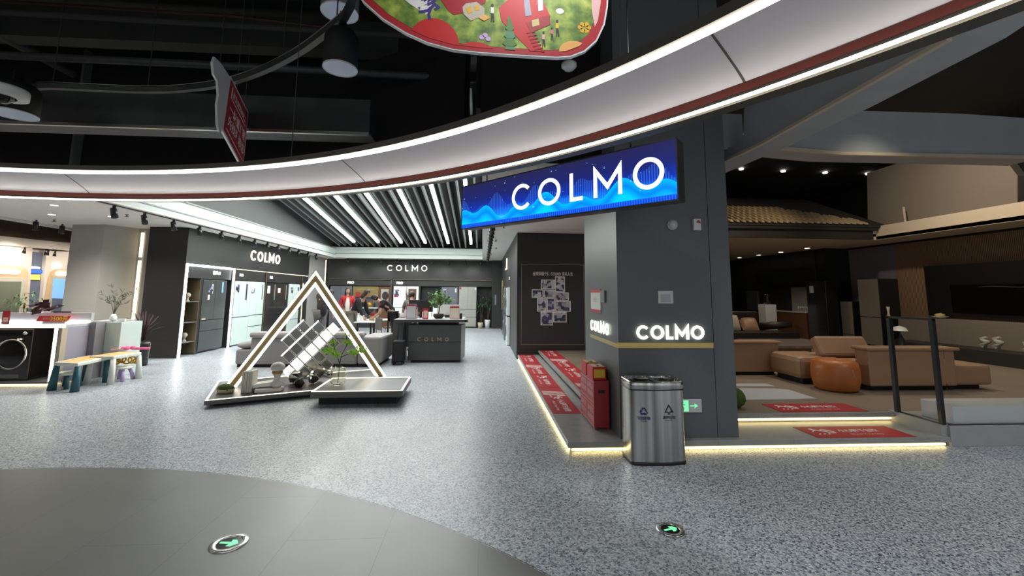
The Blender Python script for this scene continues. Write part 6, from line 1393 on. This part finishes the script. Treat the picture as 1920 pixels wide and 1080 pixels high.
    g = .016; cl = {k: (D[k], (r[k][0]+g+.01, r[k][1]+g+.01) if isinstance(r[k], tuple) else r[k]+g) for k in ('che', 'spi', 'pel', 'shL', 'shR')}; cl['pel'] = (D['pel']+V(0, 0, .02), .155); cl['neb'] = (D['che'].lerp(D['nec'], .62), .075)
    E2 = [('che', 'spi'), ('spi', 'pel'), ('che', 'neb'), ('che', 'shL'), ('che', 'shR')]
    for s in 'LR':
        if sleeve == 'short': cl['u'+s] = (D['sh'+s].lerp(D['el'+s], .75), .068); E2.append(('sh'+s, 'u'+s))
        else: cl['el'+s] = (D['el'+s], .062); cl['cu'+s] = (D['el'+s].lerp(D['wr'+s], .88), .046); E2 += [('sh'+s, 'el'+s), ('el'+s, 'cu'+s)]
    part('jacket' if jacket else 'shirt', skin(cl, E2), jacket or top, t, local=True)
    if jacket:
        c_, s_, p_ = D['che'], D['spi'], D['pel']; part('shirt_front', MB().ball(((c_+p_)/2+V(0, -.115, .02)), (.075, .06, .25), 12, 10), top, t, local=True)
    pn = {'pel': (D['pel'], .148)}; E3 = []
    for s in 'LR': pn.update({'hi'+s: (D['hi'+s], .108), 'kn'+s: (D['kn'+s], .078), 'an'+s: (D['an'+s]+V(0, 0, .03), .062)}); E3 += [('pel', 'hi'+s), ('hi'+s, 'kn'+s), ('kn'+s, 'an'+s)]
    part('trousers', skin(pn, E3), bottom, t, local=True)
    for s in 'LR': part('shoe', MB().ball((D['an'+s]+D['to'+s])/2+V(0, 0, -.012), (.05, .14, .046), 12, 8), 'black_matte', t, local=True)
    if extra: extra(t, D)
    if sc != 1: t.scale = (sc, sc, sc)
    return t
# woman in the red jacket, standing and facing the viewer
pw = (-4.592, 15.2, 0.805)
person('woman in a red jacket over a white shirt, standing behind the white table', (pw[0], 15.2, 0), .35, {'elR': (.25, .0, 1.12), 'wrR': (.16, -.2, 1.02), 'elL': (-.24, 0, 1.13), 'wrL': (-.18, -.16, .98)}, 'cloth_white', 'cloth_khaki', 'hair_black', True, 'long', jacket='cloth_red', sc=.98)
# woman with long hair leaning over the table, in profile
pw = (-3.547, 12.75, 0.777)
person('long-haired woman in a black top and khaki trousers leaning over the table', (pw[0]-.16, 12.9, 0), 1.35, {'spi': (0, -.08, 1.07), 'che': (0, -.20, 1.24), 'nec': (0, -.28, 1.38), 'hed': (0, -.36, 1.50), 'shL': (-.16, -.22, 1.34), 'shR': (.16, -.22, 1.34), 'elL': (-.20, -.30, 1.06), 'wrL': (-.19, -.42, .86), 'elR': (.2, -.30, 1.06), 'wrR': (.19, -.42, .86)}, 'cloth_black', 'cloth_khaki', 'hair_brown', True, 'long')
# man in black bending over the table from the right
def badge(t, D):
    c = D['che']+V(0, -.14, -.16); part('lanyard', MB().tube([D['nec']+V(-.05, -.03, -.02), c+V(-.02, 0, .1), c+V(0, 0, .05)], .006, 5).tube([D['nec']+V(.05, -.03, -.02), c+V(.02, 0, .1), c+V(0, 0, .05)], .006, 5), 'red_bright', t, local=True)
    part('badge', MB().box(c.x-.035, c.x+.035, c.y-.006, c.y, c.z-.05, c.z+.05), 'paper', t, local=True)
pw = (-2.605, 12.9, 0.772)
person('man in black with a red lanyard bending over the table from the right', (pw[0]+.02, 12.95, 0), -1.45, {'spi': (0, -.10, 1.08), 'che': (0, -.26, 1.22), 'nec': (0, -.38, 1.30), 'hed': (0, -.50, 1.37), 'shL': (-.17, -.28, 1.30), 'shR': (.17, -.28, 1.30), 'elL': (-.22, -.34, 1.02), 'wrL': (-.14, -.52, .86), 'elR': (.22, -.34, 1.02), 'wrR': (.14, -.52, .86), 'knL': (-.1, .02, .49), 'knR': (.1, .06, .49)}, 'cloth_black', 'cloth_black', extra=badge)
# person in a dark shirt seen from behind, leaning to the right, framed by the triangle
pw = (-4.816, 13.4, 0.732)
def bag(t, D): part('bag', MB().ball((-.20, .16, .98), (.09, .07, .17), 12, 9), 'cloth_black', t, local=True); part('strap', MB().tube([(-.2, .14, 1.12), (-.12, .05, 1.42), (.0, -.1, 1.44)], .010, 5), 'cloth_black', t, local=True)
person('person in a dark brown shirt and grey trousers seen from behind, bending forward', (pw[0], 13.4, 0), PI-.25, {'spi': (0, -.05, 1.12), 'che': (0, -.14, 1.34), 'nec': (0, -.28, 1.44), 'hed': (0, -.40, 1.48), 'shL': (-.19, -.14, 1.42), 'shR': (.19, -.14, 1.42), 'elR': (.24, -.28, 1.18), 'wrR': (.18, -.46, 1.02), 'elL': (-.24, -.16, 1.13), 'wrL': (-.24, -.24, .90)}, 'cloth_brown', 'cloth_grey', 'hair_black', sc=1.03, extra=bag)
# person with dark hair behind the monitor of the reception desk
pw = (-1.917, 12, 1.329)
person('dark-haired person in grey behind the monitor of the reception desk', (pw[0], 12.0, 0), PI+.2, {'hed': (0, -.05, 1.57), 'elL': (-.24, -.05, 1.13), 'wrL': (-.16, -.28, 1.02), 'elR': (.24, -.05, 1.13), 'wrR': (.16, -.28, 1.02)}, 'cloth_grey', 'cloth_black', sc=.93)
# ------------------------------------------------------------------ blue light box with the shop name
ga, gb = V(-.26, 5.28, 0), V(1.60, 3.40, 0); gx = (gb-ga).normalized()
zt_, zb_ = 2.875, 2.335
c_ = (-0.028, 2.86); d_ = (2.647, 2.875); f_ = (-0.01, 2.334); h_ = (2.645, 2.337)
zt_ = (c_[1]+d_[1])/2; zb_ = (f_[1]+h_[1])/2; s0, s1 = (c_[0]+f_[0])/2, (d_[0]+h_[0])/2
gl = s1-s0; hh = zt_-zb_; go = ga+gx*s0
t = thing('light_box_sign', 'hanging blue light box with the shop name in white letters', 'sign', (go.x, go.y, zb_), math.atan2(gx.y, gx.x))
part('case', MB().box(0, gl, .006, .16, 0, hh), 'soot_duct', t, local=True, bevel=.004)
part('case_edge', MB().box(-.006, gl+.006, -.004, .006, -.006, .006).box(-.006, gl+.006, -.004, .006, hh-.006, hh+.006).box(-.006, .006, -.004, .006, 0, hh).box(gl-.006, gl+.006, -.004, .006, 0, hh), 'soot_duct', t, local=True)
part('screen', MB().box(.006, gl-.006, -.001, .005, .006, hh-.006), 'blue_screen', t, local=True)
LX = [(0.813, 2.605)[0]-s0, (1.181, 2.616)[0]-s0, (1.578, 2.6)[0]-s0, (1.849, 2.625)[0]-s0, (2.252, 2.63)[0]-s0]
zl0 = (2.396, 2.461)[1]-zb_; zl1 = (2.405, 2.745)[1]-zb_; lh = zl1-zl0
for ch, x in zip('COLMO', LX):
    mb = MB(); letter(mb, ch, x, lh, lh*.135, (0, -.0015, zl0), (1, 0, 0), (0, 0, 1), .004); part('letter', mb, 'letter_white', t, local=True)
for x in (.35, gl-.45): part('hanging_rod', MB().tube([(x, .08, hh), (x, .08, hh+3.1-.0)], .008, 6), 'bright_trim', t, local=True)
# ------------------------------------------------------------------ round-cornered advertising board at the top
YA = 2.6
AO = (0, YA, 0)
bd = [(-0.934, 3.608), (-0.79, 3.385), (-0.665, 3.275), (-0.515, 3.185), (-0.38, 3.127), (-0.218, 3.088), (-0.042, 3.075), (0.197, 3.069), (0.456, 3.066), (0.55, 3.078), (0.641, 3.119), (0.72, 3.197), (0.772, 3.312), (0.795, 3.441), (0.811, 3.719)]
top = 4.25
cb_ = [(x, z) for x, z in bd]+[(.80, 4.0), (.60, 4.2), (-.9, 4.25), (-1.1, 4.0)]
t = thing('advertising_board', 'large round-cornered advertising board with a garden picture, at the top', 'sign', (0, YA, bd[8][1]))
def ad(nm, poly, m, lay, th=.0006):
    if lay > 1: poly = clip(poly, sh(cb_, .945))
    if len(poly) < 3: return None
    return part(nm, MB().slab(poly, AO, (1, 0, 0), (0, 0, 1), th, .0005+lay*.0007), m, t)
cen = (-.1, 3.7); sh = lambda poly, k: [(cen[0]+(x-cen[0])*k, cen[1]+(z-cen[1])*k) for x, z in poly]
part('board', MB().slab(cb_, AO, (1, 0, 0), (0, 0, 1), .03, -.03), 'white_plastic', t)
ad('red_border', sh(cb_, .988), 'red_mat', 0); ad('meadow', sh(cb_, .925), 'meadow', 1)
A2 = lambda x, y: at_px(x, y)
def at_px(x, y):      # a point of the board's own picture
    u = ((x-640)/503*( (0.807, 3.488)[0]-(-0.922, 3.388)[0])+(-0.922, 3.388)[0]); v = (-0.048, 3.438)[1]-y*.00405; return (u, v-(x-900)*.00001)
ad('red_hill', [at_px(764+x, 86-y) for x, y in ellipse(47, 8, 47, 42, 30, rot=-.25)], 'red_bright', 2)
ad('red_hill', [at_px(864+x, 96-y) for x, y in ellipse(27, 2, 38, 22, 24, rot=-.1)], 'red_bright', 2)
ad('orange_blossom', [at_px(1072, 81)]*0+[at_px(1072+x, 80-y) for x, y in ellipse(0, 0, 28, 18, 24)], 'toy_orange', 3)
ad('orange_blossom', [at_px(1118+x, 66-y) for x, y in ellipse(0, 0, 19, 17, 24)], 'toy_yellow', 3)
ad('orange_blossom', [at_px(1045+x, 95-y) for x, y in ellipse(0, 0, 26, 7, 20)], 'toy_yellow', 2)
ad('pink_edge', [at_px(*p) for p in ((1106, -40), (1145, -40), (1140, 10), (1126, 50), (1118, 58), (1112, 30), (1108, 10))], 'pink_ink', 2)
ad('red_stage', [at_px(*p) for p in ((930, 12), (955, -10), (1010, -10), (1028, 22), (1022, 38), (990, 48), (1012, 80), (998, 90), (935, 34))], 'red_bright', 3)
ad('red_stage_front', [at_px(*p) for p in ((981, 36), (1010, 24), (1026, 20), (1028, 36), (1000, 48), (990, 50))], 'red_paint', 4)
for k in range(7): ad('stair', [at_px(982+k*3, 52+k*5.5), at_px(998+k*3, 48+k*5.5), at_px(999+k*3, 50+k*5.5), at_px(983+k*3, 54+k*5.5)], 'red_paint', 5)
ad('yellow_plate', [at_px(*p) for p in ((992, 31), (1005, 27), (1007, 38), (994, 42))], 'yellow_pale', 5)
ad('refrigerator_picture', [at_px(*p) for p in ((977, -4), (987, -6), (992, 22), (980, 25))], 'lavender', 5)
ad('washer_picture', [at_px(*p) for p in ((1003, -8), (1013, -8), (1014, 12), (1005, 15))], 'white_ink', 5)
for k, (w, y) in enumerate(((15, 88), (14, 74), (11, 61), (8, 48))): ad('tree_tier', [at_px(951-w, y-2), at_px(951-w*.6, y-6), at_px(951-5, y-19), at_px(951-2, y-22), at_px(952, y-19), at_px(951+w*.7, y-6), at_px(951+w, y-1), at_px(951+w*.5, y+3), at_px(951-w*.5, y+3)], 'leaf_mid' if k % 2 else 'sign_green_flat', 4+k)
ad('red_bowl', [at_px(*p) for p in ((810, -10), (906, -14), (905, 5), (858, 26), (846, 28), (836, 22))], 'red_paint', 3)
ad('sofa_picture', [at_px(*p) for p in ((862, 14), (868, 8), (888, 4), (903, 14), (903, 26), (878, 37), (864, 26))], 'cushion_cream', 4)
ad('cushion_picture', [at_px(*p) for p in ((868, 16), (877, 12), (880, 22), (873, 26))], 'toy_yellow', 5); ad('cushion_picture', [at_px(*p) for p in ((883, 12), (892, 10), (894, 18), (886, 20))], 'toy_yellow', 5)
ad('table_picture', [at_px(*p) for p in ((892, 31), (903, 25), (914, 30), (903, 36))], 'toy_orange', 5)
def fig(x, y, s, c): ad('small_figure', [at_px(x-2*s, y), at_px(x-1.5*s, y-8*s), at_px(x+2.5*s, y-8*s), at_px(x+3*s, y)], c, 5); ad('small_figure', [at_px(x-1.5*s, y+11*s), at_px(x-1*s, y), at_px(x+2.5*s, y), at_px(x+4*s, y+11*s), at_px(x+2*s, y+11*s), at_px(x+.8*s, y+4*s), at_px(x, y+11*s)], 'ink', 5); ad('small_figure', [at_px(x+.5*s+a, y-10*s-b_) for a, b_ in ellipse(0, 0, 2*s, 2.4*s, 12)], 'hair_black', 6)
fig(917, 22, 1.3, 'white_ink'); fig(1014, 62, 1.1, 'pink_ink'); fig(1030, 52, .9, 'pink'); fig(1040, 42, 1.2, 'yellow')
for x, y in ((905, 60), (911, 66), (899, 64)): ad('flower', [at_px(x+a, y-b_) for a, b_ in ellipse(0, 0, 5, 4, 12)], 'lilac', 4)
for k in range(6): a_ = 2*PI*k/6; ad('flower', [at_px(1093+8*math.cos(a_)+a, 38+6*math.sin(a_)-b_) for a, b_ in ellipse(0, 0, 5, 4, 12)], 'toy_yellow', 3)
ad('flower', [at_px(1046+a, 12-b_) for a, b_ in ellipse(0, 0, 8, 5, 14)], 'white_ink', 3)
ad('white_ribbon', [at_px(*p) for p in ((735, -20), (790, -20), (806, 12), (796, 30), (765, 14), (745, 0))], 'white_ink', 2)
tx = text(MB(), '狂欢', Vector((at_px(778, 8)[0], YA, at_px(778, 8)[1])), (math.cos(-.62), 0, math.sin(-.62)), (math.sin(.62), 0, math.cos(-.62)), .145, .003, 0, bold=.004); part('caption', tx, 'ink_blue', t)
for x in (-.5, .5): part('hanging_wire', MB().tube([(x, YA+.02, 4.2), (x, YA+.02, 5.6)], .004, 5), 'soot_duct', t)
# ------------------------------------------------------------------ red hanging sign seen nearly edge-on
hx = V(-.348, .9375, 0); ho = V(-2.30, 3.55, 0)
P4 = [(0.756, 3.133), (2.024, 3.086), (2.017, 3.791), (0.887, 3.713)]
P4b = [(0.69, 3.104), (2.056, 3.067), (2.091, 3.828), (0.875, 3.736)]
t = thing('hanging_sign', 'red hanging sign with a white rim and Chinese lettering, seen almost edge-on', 'sign', (ho.x, ho.y, P4[0][1]))
su0, su1 = min(p[0] for p in P4b), max(p[0] for p in P4b); sv0, sv1 = (P4b[0][1]+P4b[1][1])/2, (P4b[2][1]+P4b[3][1])/2
part('board', MB().slab(P4b, ho, hx, (0, 0, 1), .02, -.02), 'white_plastic', t)
part('red_face', MB().slab(P4, ho, hx, (0, 0, 1), .001, .0005), 'red_mat', t)
q0, q1, q2, q3 = [Vector(p) for p in P4]
def hp(u, v): a = q0.lerp(q1, u); b_ = q3.lerp(q2, u); return a.lerp(b_, v)
def htext(s, u0, u1, v, hgt, m='white_ink'):
    raw = text(MB(), s, (0, 0, 0), (1, 0, 0), (0, 1, 0), 1, 0, 0, bold=.02); xs = [p.x for p in raw.v]; ys_ = [p.y for p in raw.v]; x0, x1, y0, y1 = min(xs), max(xs), min(ys_), max(ys_)
    mb = MB(); mb.add([(lambda c: ho+hx*c.x+V(0, 0, 1)*c.y)(hp(u0+(u1-u0)*(p.x-x0)/(x1-x0), v-hgt/2+hgt*(p.y-y0)/(y1-y0)))+hx.cross(V(0, 0, 1))*.003 for p in raw.v], raw.f); part('caption', mb, m, t)
htext('京东家装MALL', .16, .90, .82, .14); htext('一站置好家', .10, .95, .52, .20); htext('先找逛装修', .10, .95, .28, .20)
mb = MB()
for u0, u1, v0, v1 in ((.10, .94, .70, .715), (.08, .95, .08, .095), (.10, .13, .70, .92)): mb.slab([tuple(hp(u0, v0)), tuple(hp(u1, v0)), tuple(hp(u1, v1)), tuple(hp(u0, v1))], ho, hx, (0, 0, 1), .001, .0018)
part('white_lines', mb, 'white_ink', t)
cut = [(0.882, 3.722), (0.445, 3.651), (0.191, 3.586), (0.138, 3.505), (0.212, 3.434), (0.365, 3.446), (0.454, 3.353), (0.428, 3.249), (0.523, 3.085), (0.634, 3.057), (0.719, 3.098)]
part('blank_cut_out', MB().slab(cut, ho, hx, (0, 0, 1), .018, -.021), 'white_plastic', t, label='plain white cut-out edge of the board')
hpp = hp(.3, 1.0); part('hanging_wire', MB().tube([ho+hx*hpp.x+V(0, 0, hpp.y), ho+hx*hpp.x+V(0, 0, 5.6)], .003, 5), 'soot_duct', t)
hpp = hp(.8, 1.0); part('hanging_wire', MB().tube([ho+hx*hpp.x+V(0, 0, hpp.y), ho+hx*hpp.x+V(0, 0, 5.6)], .003, 5), 'soot_duct', t)
